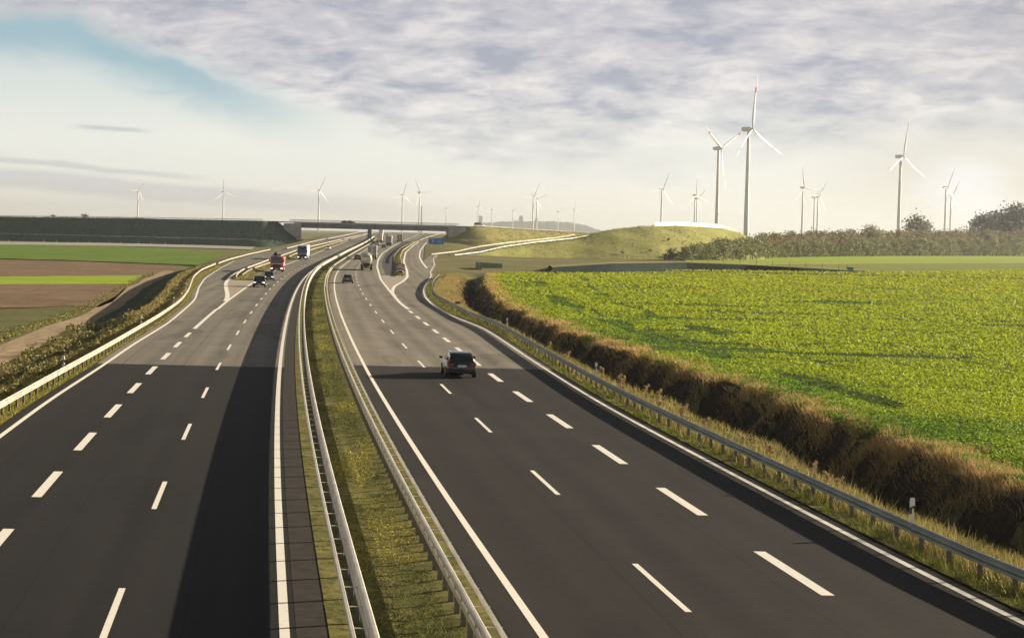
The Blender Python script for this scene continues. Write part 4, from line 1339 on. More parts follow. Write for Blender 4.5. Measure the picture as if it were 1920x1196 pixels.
# chevron board at the exit nose
gx, gd = gp(750.5, 514.5)
cv = tag(empty('chevron_board', (gx, gd, .06)), 'red and white chevron board at the tip of the exit island', 'sign')
MB().box(0, .03, 1.12, 1.75, .06, 1.75, .02).build('panel', simple('chevron_red', (.16, .018, .015), .5, .3), cv)
mb = MB()
for k in range(3):
    z0 = .45 + .58 * k
    for s in (-1, 1):
        mb.poly([(0, -.004, z0 + .30), (0, -.004, z0 + .58), (s * .80, -.004, z0 + .18), (s * .80, -.004, z0 - .10)] if k < 2 else [(0, -.004, z0 + .12), (0, -.004, z0 + .28), (s * .80, -.004, z0 + .05), (s * .80, -.004, z0 - .10)])
mb.build('chevrons', M['plastic_w'], cv)
for s in (-.6, .6): MB().tube([(s, .10, -.3), (s, .10, 1.9)], .04, 8).build('post', M['post'], cv)
# small board in the dry grass
x, d = gp(858, 577)
sb = tag(empty('marker_board', (x, d, 0)), 'small dark board on posts in the dry grass right of the guardrail', 'sign')
MB().box(0, 0, .55, .62, .05, .32, .02).build('panel', simple('board_dark', (.06, .02, .05), .5, .3), sb)
for s in (-.22, .22): MB().box(s, .04, .25, .05, .04, .7).build('post', M['post'], sb)
# green sheeting corner by the ditch end
x, d = gp(892, 500, lambda q: .3)
gc = tag(empty('sheet_fence', (x, d, .2)), 'low dark green sheet fence turning a corner at the end of the ditch', 'fence')
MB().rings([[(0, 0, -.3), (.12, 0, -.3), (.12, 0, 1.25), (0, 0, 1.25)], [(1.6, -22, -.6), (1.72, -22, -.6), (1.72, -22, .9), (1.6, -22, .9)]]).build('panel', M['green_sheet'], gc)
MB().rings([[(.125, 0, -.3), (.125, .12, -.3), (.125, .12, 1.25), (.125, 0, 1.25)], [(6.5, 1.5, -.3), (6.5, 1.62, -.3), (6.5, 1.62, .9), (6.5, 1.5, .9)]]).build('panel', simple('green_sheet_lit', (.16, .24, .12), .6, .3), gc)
for q in ((0, 0), (.8, -11), (1.66, -22), (3.2, .8), (6.5, 1.6)): MB().box(q[0], q[1] + .1, .5, .1, .1, 1.7).build('post', M['galv_dark'], gc)
# green cabinet and wire fence by the basin
x, d = gp(1593, 511.5, lambda q: .3)
cb = tag(empty('gate_cabinet', (x, d - 1, .3)), 'small green cabinet at the right end of the basin fence', 'cabinet')
gm = simple('cabinet_green', (.06, .20, .15), .5, .3, var=.15)
MB().box(0, 0, .7, 1.5, .9, 1.4, .04).build('housing', gm, cb)
MB().box(0, 0, 1.45, 1.65, 1.05, .1, .02).build('roof', gm, cb)
MB().box(-.95, 0, 1.1, .12, .12, 2.2).build('post', M['post'], cb)
wf = tag(empty('wire_fence', (0, 0, 0)), 'thin post-and-wire fence along the basin bank below the mound', 'fence')
q0 = np.array([gp(a, b, lambda t: 1.6) for a, b in [(1180, 497), (1300, 500), (1420, 503), (1540, 506), (1615, 508)]])
fp = along(np.concatenate([q0 + np.array([0, 9]), np.full((len(q0), 1), 1.9)], 1), 4.0)
fp[:, 2] = np.interp(fp[:, 0], BK[:, 0], BH) + .1
posts(wf, fp, lambda mb, x, y, z: mb.box(x, y, z + .75, .09, .09, 1.9), M['post'], 0)
mb = MB()
for hz in (.5, 1.0, 1.45): mb.tube([(p[0], p[1], p[2] + hz) for p in fp[::3]], .015, 4)
mb.build('wire', M['galv_dark'], wf)

# ------------------------------------------------------------------ vegetation
def vn(x, y, sc, seed=0):
    """value noise 0..1"""
    x = np.asarray(x) / sc; y = np.asarray(y) / sc
    i = np.floor(x).astype(np.int64); j = np.floor(y).astype(np.int64)
    u = x - i; v = y - j; u = u * u * (3 - 2 * u); v = v * v * (3 - 2 * v)

    def h(a, b):
        n = (a * 374761393 + b * 668265263 + seed * 974634541) & 0x7fffffff
        n = ((n ^ (n >> 13)) * 1274126177) & 0x7fffffff
        return ((n ^ (n >> 16)) & 0xffff) / 65535.0
    return (h(i, j) * (1 - u) + h(i + 1, j) * u) * (1 - v) + (h(i, j + 1) * (1 - u) + h(i + 1, j + 1) * u) * v


def leaves(C, size, col, upb=.8, asp=.55):
    n = len(C)
    nrm = rng.normal(size=(n, 3)); nrm[:, 2] = np.abs(nrm[:, 2]) + upb
    nrm /= np.linalg.norm(nrm, axis=1)[:, None]
    a = np.cross(nrm, rng.normal(size=(n, 3))); a /= np.linalg.norm(a, axis=1)[:, None]
    b = np.cross(nrm, a)
    size = np.broadcast_to(size, n)[:, None]
    V = np.stack([C - a * size, C + b * size * asp, C + a * size, C - b * size * asp], 1).reshape(-1, 3)
    return V, np.arange(n * 4).reshape(n, 4), np.repeat(col, 4, 0)


def blades(C, w, h, col, lean=.35):
    n = len(C)
    th = rng.uniform(0, 2 * math.pi, n); d = np.stack([np.cos(th), np.sin(th), 0 * th], -1)
    w = np.broadcast_to(w, n)[:, None]; h = np.broadcast_to(h, n)[:, None]
    l = rng.normal(size=(n, 3)) * lean; l[:, 2] = 1
    V = np.stack([C - d * w * .5, C + d * w * .5, C + l * h], 1).reshape(-1, 3)
    return V, np.arange(n * 3).reshape(n, 3), np.repeat(col, 3, 0)


def pick(n, d0, d1, p):
    """n depths with density D**-p"""
    u = rng.random(n); q = 1 - p
    return (d0 ** q + u * (d1 ** q - d0 ** q)) ** (1 / q)


def tint(a, b, t, jit=.15):
    t = np.asarray(t)[:, None]
    c = np.array(a)[None] * (1 - t) + np.array(b)[None] * t
    return np.clip(c * (1 + rng.normal(size=(len(t), 1)) * jit), .004, .9)


lm_crop = leaf_mat('crop_leaf', .42, .55, .25)
lm_grass = leaf_mat('grass_blade', .20, .7, .15)
lm_dry = leaf_mat('dry_blade', .25, .8, .1)
lm_tree = leaf_mat('tree_leaf', .2, .8, .1)

# crop: leafy yellow-green plants
N = 480000
D = pick(N, 46, 600, 1.35)
xl = XL(D); X = xl + rng.random(N) * (.33 * D + 12 - xl)
edge = X - xl
big = vn(X * .5, D * .8, 9, 3) * .5 + vn(X * .6, D, 4.2, 4) * .5          # uneven stand
sm = vn(X * .7, D, 1.3, 6)
rows_ = vn(X * .10 + D * .02, D + .10 * X, 2.4, 15)                       # drill rows
cov = big * .62 + rows_ * .38
near_gap = np.maximum(np.exp(-((edge - 2.5 - .02 * D) / 1.8) ** 2) * vn(X, D * .6, 4, 19), np.exp(-((edge - 7.5 - .03 * D) / 2.0) ** 2) * vn(X, D * .5, 4.5, 23) * .9)
big2 = vn(X * .30, D * .55, 5, 25) * .5 + vn(X * .22 + 9, D * .9, 3, 26) * .5
gap = (cov < np.quantile(cov, .07)) | (near_gap > .50) | ((big2 < np.quantile(big2, .075) + .05 * (rng.random(N) - .5)) & (D > 95))
tram = np.zeros(N, bool)
for q in (6.0, 7.8, 22.0, 23.8, 40.0, 41.8):
    tram |= (np.abs(edge - q + .3 * np.sin(D / 23)) < .22) & (D > 110)
gap |= tram
keep = (edge > 0) & ((~gap & (sm > .16)) | (rng.random(N) > np.where(gap, .62, .86)))
X, D, edge, big, sm, gap, cov = (a[keep] for a in (X, D, edge, big, sm, gap, cov))
n = len(X)
hgt = np.where(gap, .08, (.16 + .42 * np.clip(big * .6 + sm * .4, 0, 1)) * (.6 + .4 * np.clip(edge / 3, 0, 1))) * rng.uniform(.45, 1.0, n)
g = np.clip(1.0 - (edge - 1) / (3.5 + .045 * D) + (vn(X, D * .6, 6, 8) - .5) * 1.6, 0, 1) * np.clip(1.35 - D / 230, .05, 1)
g = np.clip(np.maximum(g * .95, gap * .9), 0, 1)
far_ = np.clip((D - 120) / 300, 0, 1)[:, None]
col = tint((.385, .472, .030), (.12, .25, .024), g, .13) * (1 - far_ * np.array([[-.08, .02, 0]]))
sz = .060 * np.maximum(1, D / 75) ** .90 * rng.uniform(.7, 1.3, n)
C = np.stack([X, D, terrain(X, D) + .05 + hgt], -1)
V, Fq, cc = leaves(C, sz, col, 1.0, .62)
tag(npmesh('crop', V, Fq, lm_crop, col=cc), kind='stuff')

# dry grass along the field edge and over the strip between guardrail and ditch
Vs, Cs = [], []


def addblades(X, D, w, h, col, lean=.35, zf=terrain):
    v, f, c = blades(np.stack([X, D, zf(X, D) + .0], -1), w, h, col, lean); Vs.append(v); Cs.append(c)


def flush(name, mat):
    V = np.concatenate(Vs); c = np.concatenate(Cs)
    Vs.clear(); Cs.clear()
    return tag(npmesh(name, V, np.arange(len(V)).reshape(-1, 3), mat, col=c), kind='stuff')


n = 80000
D = pick(n, 40, 372, 1.5); e = rng.normal(-.45, .75, n) + (vn(D, D * 0, 3, 2) - .5) * 1.6
k = vn(D, e, .9, 31) > .38
D, e = D[k], e[k]; n = len(D)
X = FE(D) - e
addblades(X, D, .03 * np.maximum(1, D / 55), rng.uniform(.12, .50, n) * (.5 + vn(D, e, .7, 33)), tint((.66, .47, .21), (.46, .33, .14), rng.random(n), .2), .5)
n = 24000
D = pick(n, 150, 372, 1.2); X = RR(D) + 1 + rng.random(n) * (FE(D) - 4.2 - RR(D) - 1)
addblades(X, D, .10, rng.uniform(.2, .55, n), tint((.46, .34, .15), (.32, .27, .10), vn(X, D, 3, 1), .2), .5)
n = 15000
D = pick(n, 40, 372, 1.5); e = np.abs(rng.normal(.25, .55, n)) + (vn(D, D * 0, 4, 41) - .4) * 1.6
k = (vn(D, e, .8, 42) > .5)
D, e = D[k], e[k]; n = len(D)
addblades(FE(D) - e, D, .035 * np.maximum(1, D / 55), rng.uniform(.12, .42, n), tint((.36, .26, .13), (.22, .16, .085), rng.random(n), .25), .6)
n = 34000
D = pick(n, 34, 372, 1.5); t = rng.random(n); X = RR(D) + 1.0 + t * np.maximum(FE(D) - 3.6 - RR(D) - 1.0, .2)
k = vn(X, D * .7, .8, 44) > .32
X, D = X[k], D[k]; n = len(X)
addblades(X, D, .035 * np.maximum(1, D / 55), rng.uniform(.10, .42, n), tint((.34, .29, .11), (.22, .20, .06), rng.random(n), .25), .5)
# dead stems and leaves down in the ditch, its shadow put into their colour
n = 30000
D = pick(n, 34, 372, 1.5); X = FE(D) - .8 - rng.random(n) * 4.2
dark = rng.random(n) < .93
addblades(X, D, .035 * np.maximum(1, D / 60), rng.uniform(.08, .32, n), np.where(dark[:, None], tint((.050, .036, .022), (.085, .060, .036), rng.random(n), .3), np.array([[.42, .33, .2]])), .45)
flush('dry_grass', lm_dry)

# green verge along the right edge, weeds under the guardrail
n = 52000
D = pick(n, 26, 330, 1.55); t = rng.random(n)
X = RE(D) + .5 + t * (RR(D) + 1.3 - RE(D) - .5)
cl = vn(X, D, .7, 6) + vn(X, D, .25, 9) * .5
k = cl + .5 * t > .55
X, D, cl = X[k], D[k], cl[k]
n = len(X)
addblades(X, D, .03 * np.maximum(1, D / 60), (.05 + .22 * np.clip(cl - .4, 0, 1)) * rng.uniform(.5, 1.3, n), tint((.30, .29, .055), (.17, .21, .035), rng.random(n), .25), .7)
n = 14000
D = pick(n, 26, 330, 1.5); X = RR(D) + rng.normal(.75, .35, n)
addblades(X, D, .035 * np.maximum(1, D / 60), rng.uniform(.2, .75, n) * (.4 + .8 * vn(D, D * 0, 2.1, 4)), tint((.33, .30, .09), (.40, .31, .15), rng.random(n), .2), .35)
# median
n = 90000
D = pick(n, 18, 500, 1.55); t = rng.random(n)
X = ML(D) + 1.0 + t * 3.55
cl = vn(X, D * .45, .55, 12) * .6 + vn(X, D * .4, 1.6, 13) * .55
k = (cl > .38) | (rng.random(n) > .7)
X, D, cl = X[k], D[k], cl[k]; n = len(X)
m_ = vn(X, D * .3, 1.9, 17)
addblades(X, D, .028 * np.maximum(1, D / 45), (.02 + .085 * np.clip(cl - .35, 0, 1)) * rng.uniform(.5, 1.4, n) + .05 * (rng.random(n) > .985), tint((.11, .13, .030), (.36, .33, .06), np.clip((m_ - .42) * 3.2, 0, 1), .3), .8, lambda X, D: zroad(D) - .03)
# left verge and weeds
n = 30000
D = pick(n, 55, 400, 1.5); t = rng.random(n)
X = LE(D) - .6 - t * (LE(D) - .6 - LR(D) + .6)
addblades(X, D, .04 * np.maximum(1, D / 90), rng.uniform(.03, .14, n), tint((.36, .31, .07), (.22, .23, .05), rng.random(n), .25), .6)
n = 26000
D = pick(n, 60, 400, 1.3); X = LR(D) - .5 - np.where(D > 170, 3.0 * rng.random(n), np.abs(rng.normal(0, 1.5, n)))
cl = vn(X, D, 1.5, 20)
k = cl > .42
X, D, cl = X[k], D[k], cl[k]; n = len(X)
addblades(X, D, .06 * np.maximum(1, D / 90), rng.uniform(.12, .50, n) * (cl + .2), tint((.38, .30, .12), (.24, .22, .075), rng.random(n), .25), .4)
# islands and mound tufts
n = 5000
D = pick(n, 300, 900, 1.2); X = RB(D) - .3 + rng.random(n) * (RCl(D) + 1.0 - RB(D))
addblades(X, D, .2, rng.uniform(.2, .6, n), tint((.34, .29, .08), (.20, .19, .05), rng.random(n), .2), .5, lambda X, D: zroad(D))
D = pick(n, 352, 900, 1.2); X = np.minimum(GL(D) + 4.8, GRR(D) - 2.3) + rng.random(n) * 4
X = np.minimum(X, GRR(D) - .8)
addblades(X, D, .2, rng.uniform(.2, .6, n), tint((.34, .29, .08), (.20, .19, .05), rng.random(n), .2), .5, lambda X, D: zroad(D))
n = 9000
X = rng.uniform(-30, 110, n); D = rng.uniform(560, 740, n)
Hh = mound(X, D)
k = Hh > .6
X, D = X[k], D[k]; n = len(X)
addblades(X, D, .35, rng.uniform(.2, .7, n), tint((.34, .31, .11), (.14, .15, .05), (vn(X, D, 4, 30) > .68) * 1.0, .2), .6, mound)
n = 16000
X = rng.uniform(-300, -95, n); D = rng.uniform(876, 942, n)
z_ = emb_h(LEFT_EMB, X, D, 3.1); k = (z_ > -.2) & (z_ < 12.0); X, D = X[k], D[k]; n = len(X)
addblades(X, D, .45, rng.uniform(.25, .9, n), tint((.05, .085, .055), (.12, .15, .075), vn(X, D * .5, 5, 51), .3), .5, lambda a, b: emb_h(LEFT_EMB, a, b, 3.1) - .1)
n = 5000
X = rng.uniform(-30, 60, n); D = rng.uniform(890, 1000, n)
z_ = emb_h(RIGHT_EMB, X, D, 5.2); k = (z_ > .8) & (z_ < 11.5); X, D = X[k], D[k]; n = len(X)
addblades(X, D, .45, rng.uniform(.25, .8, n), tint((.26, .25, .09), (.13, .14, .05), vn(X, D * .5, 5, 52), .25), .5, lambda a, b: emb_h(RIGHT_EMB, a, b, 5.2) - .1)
flush('grass', lm_grass)

# left weeds: bushy clumps beside the track
n = 26000
D = pick(n, 62, 175, 1.4); X = TRK(D) + 1.3 + rng.random(n) * np.maximum(LR(D) - 1.3 - TRK(D) - 1.3, .1)
X += .4 * np.sin(D / 2.7)
cl = vn(X, D * .6, 2.0, 21) * .65 + vn(X, D, .8, 22) * .35
k = cl > .53
X, D, cl = X[k], D[k], cl[k]; n = len(X)
C = np.stack([X, D, terrain(X, D) + rng.random(n) * (cl - .45) * 2.4], -1)
V, Fq, cc = leaves(C, .10 * np.maximum(1, D / 100), tint((.15, .15, .055), (.27, .22, .09), vn(X, D, 1.2, 61), .28), .3)
V2, F2, c2 = leaves(np.stack([*(lambda D: (TRK(D) - 2.2 - np.abs(rng.normal(0, .9, 7000)), D))(pick(7000, 62, 400, 1.3))], -1) @ np.array([[1, 0, 0], [0, 1, 0.]]), .12, tint((.27, .24, .08), (.20, .20, .06), rng.random(7000), .25), .3)
q = V2.reshape(-1, 4, 3).mean(1); zz = terrain(q[:, 0], q[:, 1]) + rng.random(len(q)) * .35
V2[:, 2] += np.repeat(zz, 4)
tag(npmesh('undergrowth', np.concatenate([V, V2]), np.concatenate([Fq, F2 + len(V)]), lm_grass, col=np.concatenate([cc, c2])), kind='stuff')


# thistles standing behind the right guardrail
def thistle():
    root = empty('thistle', (0, 0, 0))
    mb = MB(); tips = []
    for k in range(5):
        a = rng.uniform(0, 6.28); r = rng.uniform(.05, .22); h = rng.uniform(.8, 1.25)
        mb.tube([(0, 0, -.2), (r * .4 * math.cos(a), r * .4 * math.sin(a), h * .5), (r * math.cos(a), r * math.sin(a), h)], [.014, .010, .006], 5); tips.append((r * math.cos(a), r * math.sin(a), h))
    stem = simple('thistle_stem', (.34, .25, .13), .8, .1)
    mb.build('stem', stem, root)
    for t in tips:
        C = np.array(t) + rng.normal(size=(40, 3)) * np.array([.036, .036, .052])
        V, Fq, cc = leaves(C, .045, tint((.50, .36, .22), (.40, .30, .16), rng.random(len(C)), .2), .2)
        npmesh('seed_head', V, Fq, lm_dry, root, col=cc)
    C = np.stack([rng.normal(0, .10, 40), rng.normal(0, .10, 40), rng.uniform(.1, .8, 40)], -1)
    V, Fq, cc = leaves(C, .07, tint((.26, .24, .09), (.33, .27, .12), rng.random(40), .2), .2)
    npmesh('leaves', V, Fq, lm_dry, root, col=cc)
    return tag(root, 'dry brown thistle plant standing just behind the right guardrail', 'thistle', 'thistles behind the right guardrail')


th = thistle()
for i, d in enumerate(sorted(list(rng.uniform(48, 130, 26)) + [67.5, 68.6, 70, 71.2, 61, 60.2])):
    o = th if i == 0 else copy_tree(th)
    o.location = (float(RR(d)) + rng.uniform(.45, 1.15), d, -.05); o.rotation_euler = (rng.normal(0, .08), rng.normal(0, .08), rng.uniform(0, 6.28))
    s = rng.uniform(.5, .95); o.scale = (s, s, s)


# ------------------------------------------------------------------ trees
bark = simple('bark', (.13, .105, .075), .9, .1, var=.25, scale=2)


def tree_meshes(H, W, ca, cb, nclump, per, leaf, seed, trunk=.3, low=.12, dens=.75):
    r = np.random.default_rng(seed)
    mb = MB(); mb.tube([(0, 0, -.6), (.1, 0, H * .25), (0, .1, H * .5), (.1, 0, H * .85)], [H * .022, H * .017, H * .011, H * .003], 8)
    for k in range(9):
        a = r.uniform(0, 6.28); z = r.uniform(.18, .6) * H; l = r.uniform(.25, .46) * W
        mb.tube([(0, 0, z), (l * .5 * math.cos(a), l * .5 * math.sin(a), z + .10 * H), (l * math.cos(a), l * math.sin(a), z + .24 * H)], [H * .009, H * .006, H * .002], 6)
    me_t = mb.build('trunk', bark); mt = me_t.data; bpy.data.objects.remove(me_t)
    C = []; S = []
    for k in range(nclump):
        u = r.normal(size=3); u /= np.linalg.norm(u); rad = r.uniform(.35, 1.0) ** .6
        c = np.array([u[0] * W * .46 * rad, u[1] * W * .46 * rad, H * (low + (1 - low) * .52) + u[2] * H * (1 - low) * .46 * rad])
        wf = 1 - .35 * max(0, (c[2] / H - .6) / .4); c[:2] *= wf
        s = r.uniform(.06, .13) * (W + H) * .5
        C.append(c + r.normal(size=(per, 3)) * s * np.array([1, 1, .75])); S.append(np.full(per, r.uniform(0, 1)))
    C = np.concatenate(C); S = np.concatenate(S)
    C = C[(C[:, 2] > .05)]; S = S[:len(C)]
    n = len(C)
    t = S[:, None]
    col = (np.array(ca) * (1 - t) + np.array(cb) * t) * (1 + r.normal(size=(n, 1)) * .18)
    V, Fq, cc = leaves(C, leaf * r.uniform(.6, 1.3, n), np.clip(col, .01, .8), .1, .6)
    o = npmesh('crown', V, Fq, lm_tree, col=cc); mc = o.data; bpy.data.objects.remove(o)
    return mt, mc


def plant(name, me, loc, s, rz, label, cat, group):
    root = tag(empty(name, loc, rz), label, cat, group)
    link('trunk', me[0], None, root); link('crown', me[1], None, root)
    root.scale = s
    return root


ol_a, ol_b = (.20, .165, .10), (.135, .125, .07)
front = [tree_meshes(10, 9.5, (.33, .31, .16), (.20, .215, .11), 34, 24, .55, 40 + i, low=.04) for i in range(5)]
back = [tree_meshes(13, 9, (.33, .28, .17), (.26, .24, .14), 40, 24, .55, 60 + i, low=.15) for i in range(5)]


def hedge_at(px):
    """depth of the hedge foot and full height along the row"""
    D_ = np.interp(px, [1270, 1290, 1350, 1400, 1450, 1500, 1700, 1930, 2100], [645, 652, 680, 715, 785, 860, 1100, 1330, 1500])
    top = np.interp(px, [1270, 1306, 1334, 1371, 1404, 1450, 1600, 1900, 2100], [463, 455, 449, 446, 444, 438, 434, 434, 436])
    return D_, at(px, top, D_)[2]


i = 0
for px in np.arange(1286, 1990, 12.5):
    d, hh = hedge_at(px + rng.uniform(-4, 4))
    d += rng.uniform(-6, 6); s = max(3.5, hh * (rng.uniform(.85, 1.05) if px < 1425 else rng.uniform(.55, .8))) / 10
    x = at(px, 480, d)[0]
    plant('hedge_tree', front[i % 5], (x, d, .25), (s, s, s), rng.uniform(0, 6.28), 'low olive-brown tree in the front row of the long hedge beyond the green fields', 'tree', 'front row of the hedge'); i += 1
for px in np.arange(1428, 1990, 11.0):
    d, hh = hedge_at(px + rng.uniform(-3, 3))
    d += 16 + rng.uniform(0, 14); s = max(4, hh * rng.uniform(.97, 1.10)) / 13
    x = at(px, 480, d)[0]
    plant('woodland_tree', back[i % 5], (x, d, .25), (s * 1.1, s * 1.1, s), rng.uniform(0, 6.28), 'taller reddish-brown tree in the back row of the long hedge', 'tree', 'back row of the hedge'); i += 1
big = tree_meshes(24, 21, (.32, .29, .21), (.22, .22, .15), 60, 30, .8, 90, low=.2)
big2 = tree_meshes(30, 30, (.16, .17, .15), (.12, .135, .12), 110, 32, 1.0, 91, low=.1)
for px, top, D_, me, h0, w, lab in (
        (1719, 405, 1180, big, 24, 1.0, 'round pale bare tree rising above the hedge right of the lone large turbine'),
        (1634, 424, 1110, big, 24, .9, 'small rounded tree top just poking above the hedge left of the lone large turbine'),
        (1846, 402, 1390, big2, 30, .8, 'grey-green tree above the hedge at right, lower left shoulder of the big dark clump'),
        (1872, 399, 1400, big2, 30, .8, 'grey-green tree in the middle of the dark clump above the hedge at right'),
        (1905, 386, 1410, big2, 30, .95, 'tallest dark tree of the clump above the hedge at the right edge'),
        (1945, 384, 1420, big2, 30, .95, 'dark tree of the clump cut by the right edge above the hedge')):
    c = at(px, top, D_)
    s = c[2] / h0
    plant('tree', me, (c[0], D_, .2), (s * w, s * w, s), rng.uniform(0, 6.28), lab, 'tree', 'tall trees above the hedge')
bush = tree_meshes(2.4, 2.6, (.09, .085, .05), (.13, .11, .06), 12, 16, .22, 120, low=.02)
bush_g = tree_meshes(5, 8, (.075, .10, .08), (.06, .085, .07), 26, 24, .45, 121, low=.02)
for px, D_, s, me, lab in ((1283.5, 690, 1.0, bush, 'small dark upright bush on the crest of the grassy mound'), (1252, 700, .65, bush, 'tiny dark bush on the mound crest at the left end of the white parapet'),
                           (1168, 668, .6, bush, 'small dark bush low on the left face of the mound'), (1219, 676, .55, bush, 'small dark bush halfway up the mound face'),
                           (1258, 655, .75, bush_g, 'wide dark green shrub at the foot of the mound, left of the hedge')):
    x = at(px, 470, D_)[0]
    plant('shrub', me, (x, D_, float(mound(np.array(x), np.array(D_))) - .1), (s, s, s * 1.1), rng.uniform(0, 6), lab, 'shrub', 'shrubs on the mound')
for px, D_, s, lab in ((161, 925, 1.35, 'bare bush sticking up above the left embankment rail, right one of two'), (101, 935, 1.0, 'bare bush sticking up above the left embankment rail, left one of two')):
    x = at(px, 405, D_)[0]
    plant('shrub', bush, (x, D_, 11.2), (s * 1.6, s, s), 1.0, lab, 'shrub', 'bushes on the embankment top')

# ------------------------------------------------------------------ air
HAZE = 9e-5
if HAZE:
    m, nt, out = new_mat('haze_air')
    v = nt.nodes.new('ShaderNodeVolumePrincipled')
    v.inputs['Color'].default_value = (.86, .92, .97, 1); v.inputs['Density'].default_value = HAZE; v.inputs['Anisotropy'].default_value = .55
    nt.links.new(v.outputs[0], out.inputs['Volume'])
    hz_ = MB().box(0, 6900, 80, 13000, 14400, 168).build('haze', m)
    tag(hz_, kind='stuff')

# ------------------------------------------------------------------ sky
w = bpy.data.worlds.new('World'); SC.world = w; w.use_nodes = True
nt = w.node_tree; nt.nodes.clear()
wo = nt.nodes.new('ShaderNodeOutputWorld'); bg = nt.nodes.new('ShaderNodeBackground'); nt.links.new(bg.outputs[0], wo.inputs[0])
STR = .06
bg.inputs[1].default_value = STR
sky = nt.nodes.new('ShaderNodeTexSky'); sky.sky_type = 'NISHITA'; sky.sun_disc = False
sky.sun_elevation = SUN_EL; sky.sun_rotation = math.pi / 2 - SUN_AZ
sky.air_density = 1.0; sky.dust_density = 2.5; sky.ozone_density = 1.0
dirv = coords(nt, 'Generated')
sp = nt.nodes.new('ShaderNodeSeparateXYZ'); nt.links.new(dirv, sp.inputs[0])
dx, dy, dz = (Nd(nt, sp.outputs[i]) for i in range(3))
u = dx.f('ARCTAN2', dy)                       # azimuth from +Y
v = dz.f('ARCSINE')                           # elevation
cb = nt.nodes.new('ShaderNodeCombineXYZ'); nt.links.new((u * 1).o, cb.inputs[0]); nt.links.new((v * 1).o, cb.inputs[1]); uvv = cb.outputs[0]
K = 1 / STR / 2 ** EXPO


def c_(r, g, b):
    """sky tone given as display-linear value"""
    return (r * K, g * K, b * K)


n_soft = noise(nt, scaled(nt, uvv, 14, 45, 1), 1.0, 4, .55, .3)
n_mid = noise(nt, scaled(nt, uvv, 17, 58, 1), 1.0, 5, .62, .5)
n_fine = noise(nt, scaled(nt, uvv, 52, 150, 1), 1.0, 4, .6, .3)
# pale veil towards the horizon
veil = vmix(nt, v.step(-.005, .040), c_(1.12, 1.06, .90), c_(.93, .94, .86))
veil = vmix(nt, v.step(.04, .085), veil, c_(.72, .78, .77))
veil = vmix(nt, v.step(.075, .13), veil, c_(.42, .49, .52))
# blue gap under the cloud edge
wob = (n_mid - .5) * .022 + (n_fine - .5) * .008
edge = (.0255 - u * .345).f('MINIMUM', .108) + wob
dd = edge - v
gap = dd.step(.030, .006) * dd.step(-.004, .004) * u.step(-.085, -.19)
base = vmix(nt, gap * .9, veil, c_(.33, .52, .61))
# low grey-violet streaks on the left
st_c = (.0238 - (u + .28) * .060) + (n_soft - .5) * .006
streak = (v - st_c).f('ABSOLUTE').step(.0075, .003) * u.step(.0, -.16)
base = vmix(nt, streak * .62, base, c_(.60, .59, .65))
st2 = (v - (.0340 - (u + .28) * .075) - (n_mid - .5) * .006).f('ABSOLUTE').step(.0026, .0006) * u.step(-.15, -.20)
base = vmix(nt, st2 * .5, base, c_(.52, .54, .58))
lens = (v - .0515 + (u + .219) * .03).f('ABSOLUTE').step(.0020, .0004) * (u + .219).f('ABSOLUTE').step(.026, .008)
base = vmix(nt, lens * .55, base, c_(.45, .50, .56))
# cloud sheet
low = edge.f('MAXIMUM', .026 + (n_soft - .5) * .05 + u * .03)
mask = (v - low).step(-.004, .012)
soft = (v - low).step(-.004, .052)
lite = (n_mid * .55 + n_soft * .30 + n_fine * .22)
puff = noise(nt, scaled(nt, uvv, 26, 88, 1), 1.0, 6, .68, .8)
lite = lite * .76 + puff * .25
cl = vmix(nt, lite.step(.43, .55), c_(.39, .43, .525), c_(.675, .67, .70))
cl = vmix(nt, lite.step(.525, .62), cl, c_(.92, .88, .86))
cl = vmix(nt, (v.step(.055, .125)) * .30, cl, c_(.36, .35, .45))
right = u.step(-.10, .06)
fade = vmix(nt, soft, base, cl)
sheet_ = vmix(nt, right, cl, fade)
allc = vmix(nt, mask, base, sheet_)
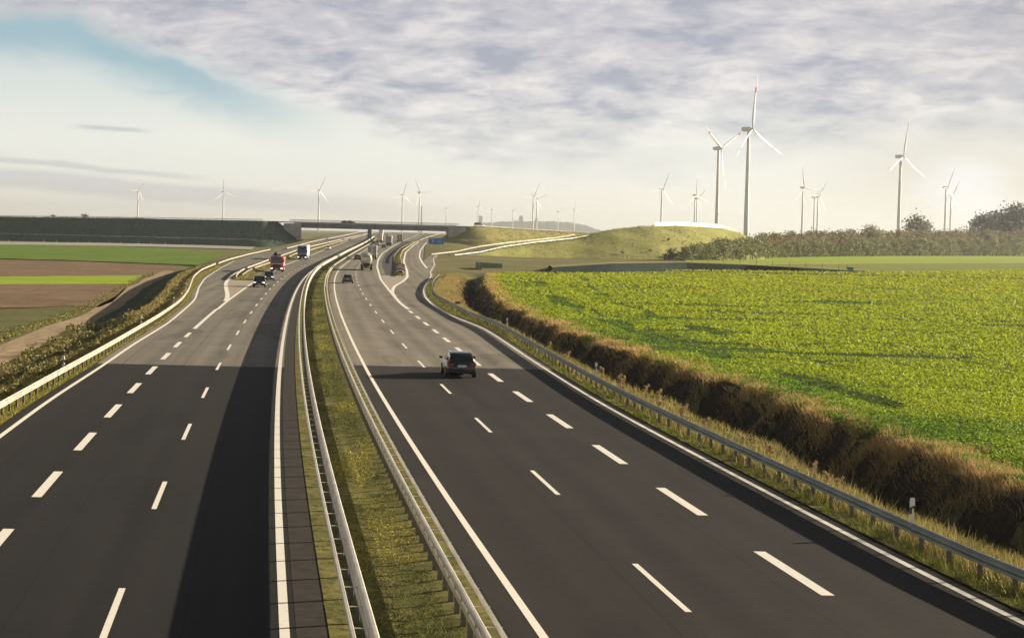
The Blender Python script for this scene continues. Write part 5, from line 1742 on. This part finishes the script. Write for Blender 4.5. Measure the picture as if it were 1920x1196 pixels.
# warm bank low on the right
plume = (((u - .243) * 1.0).f('POWER', 2) * 1 + ((v - .026) * 1.35).f('POWER', 2)).f('SQRT') + (puff - .5) * .03
warm = u.step(.10, .22) * v.step(.085, .02)
allc = vmix(nt, warm * .30, allc, c_(.78, .73, .63))
gr = u.step(.13, .26) * v.step(.075, .03)
allc = vmix(nt, gr * .55, allc, c_(.62, .58, .50))
allc = vmix(nt, plume.step(.034, .010) * .85, allc, c_(.93, .94, .96))
cum = (n_soft * .6 + n_mid * .4).step(.42, .62) * u.step(.17, .22) * (v - .022).f('ABSOLUTE').step(.020, .004)
allc = vmix(nt, cum * .25, allc, c_(.86, .86, .86))
dim = u.step(.12, .36) * v.step(.02, .12)
allc = vmix(nt, dim * .35, allc, c_(.30, .30, .33))
# out of view: dark cloud tone added overhead to cut the ambient light
hi = v.step(.14, .34)
m_hi = noise(nt, dirv, 2.2, 5, .6).step(.3, .62)
upper = vmix(nt, m_hi * .45 + .45, sky.outputs[0], c_(.085, .08, .08))
behind = vmix(nt, v.step(.02, .22), c_(1.0, .97, .92), c_(.34, .34, .36))  # bright low band added behind the viewer to light front-facing surfaces
upper_b = vmix(nt, dy.step(-.1, .35), behind, allc)
tot = vmix(nt, hi, upper_b, upper)
nt.links.new(tot, bg.inputs[0])

sun = bpy.data.lights.new('sun', 'SUN'); sun.energy = 5.0; sun.angle = R(.5); sun.color = (1.0, .85, .62)
so = bpy.data.objects.new('sun', sun); COL.objects.link(so)
so.rotation_euler = Vector(SUN).to_track_quat('Z', 'Y').to_euler()
so.location = (60, -20, 60)

# ------------------------------------------------------------------ camera and output
cam = bpy.data.cameras.new('camera'); cam.sensor_width = 36; cam.lens = F / 1920 * 36; cam.clip_end = 30000; cam.clip_start = .5
co = bpy.data.objects.new('camera', cam); COL.objects.link(co)
mw = Matrix([[RIGHT[0], UP[0], -FWD[0], 0], [RIGHT[1], UP[1], -FWD[1], 0], [RIGHT[2], UP[2], -FWD[2], EYE], [0, 0, 0, 1]])
co.matrix_world = mw
SC.camera = co
SC.view_settings.view_transform = 'Standard'; SC.view_settings.look = 'None'; SC.view_settings.exposure = EXPO; SC.view_settings.gamma = 1
SC.cycles.use_denoising = True
SC.cycles.max_bounces = 6; SC.cycles.diffuse_bounces = 3; SC.cycles.glossy_bounces = 3; SC.cycles.transmission_bounces = 3; SC.cycles.volume_bounces = 0
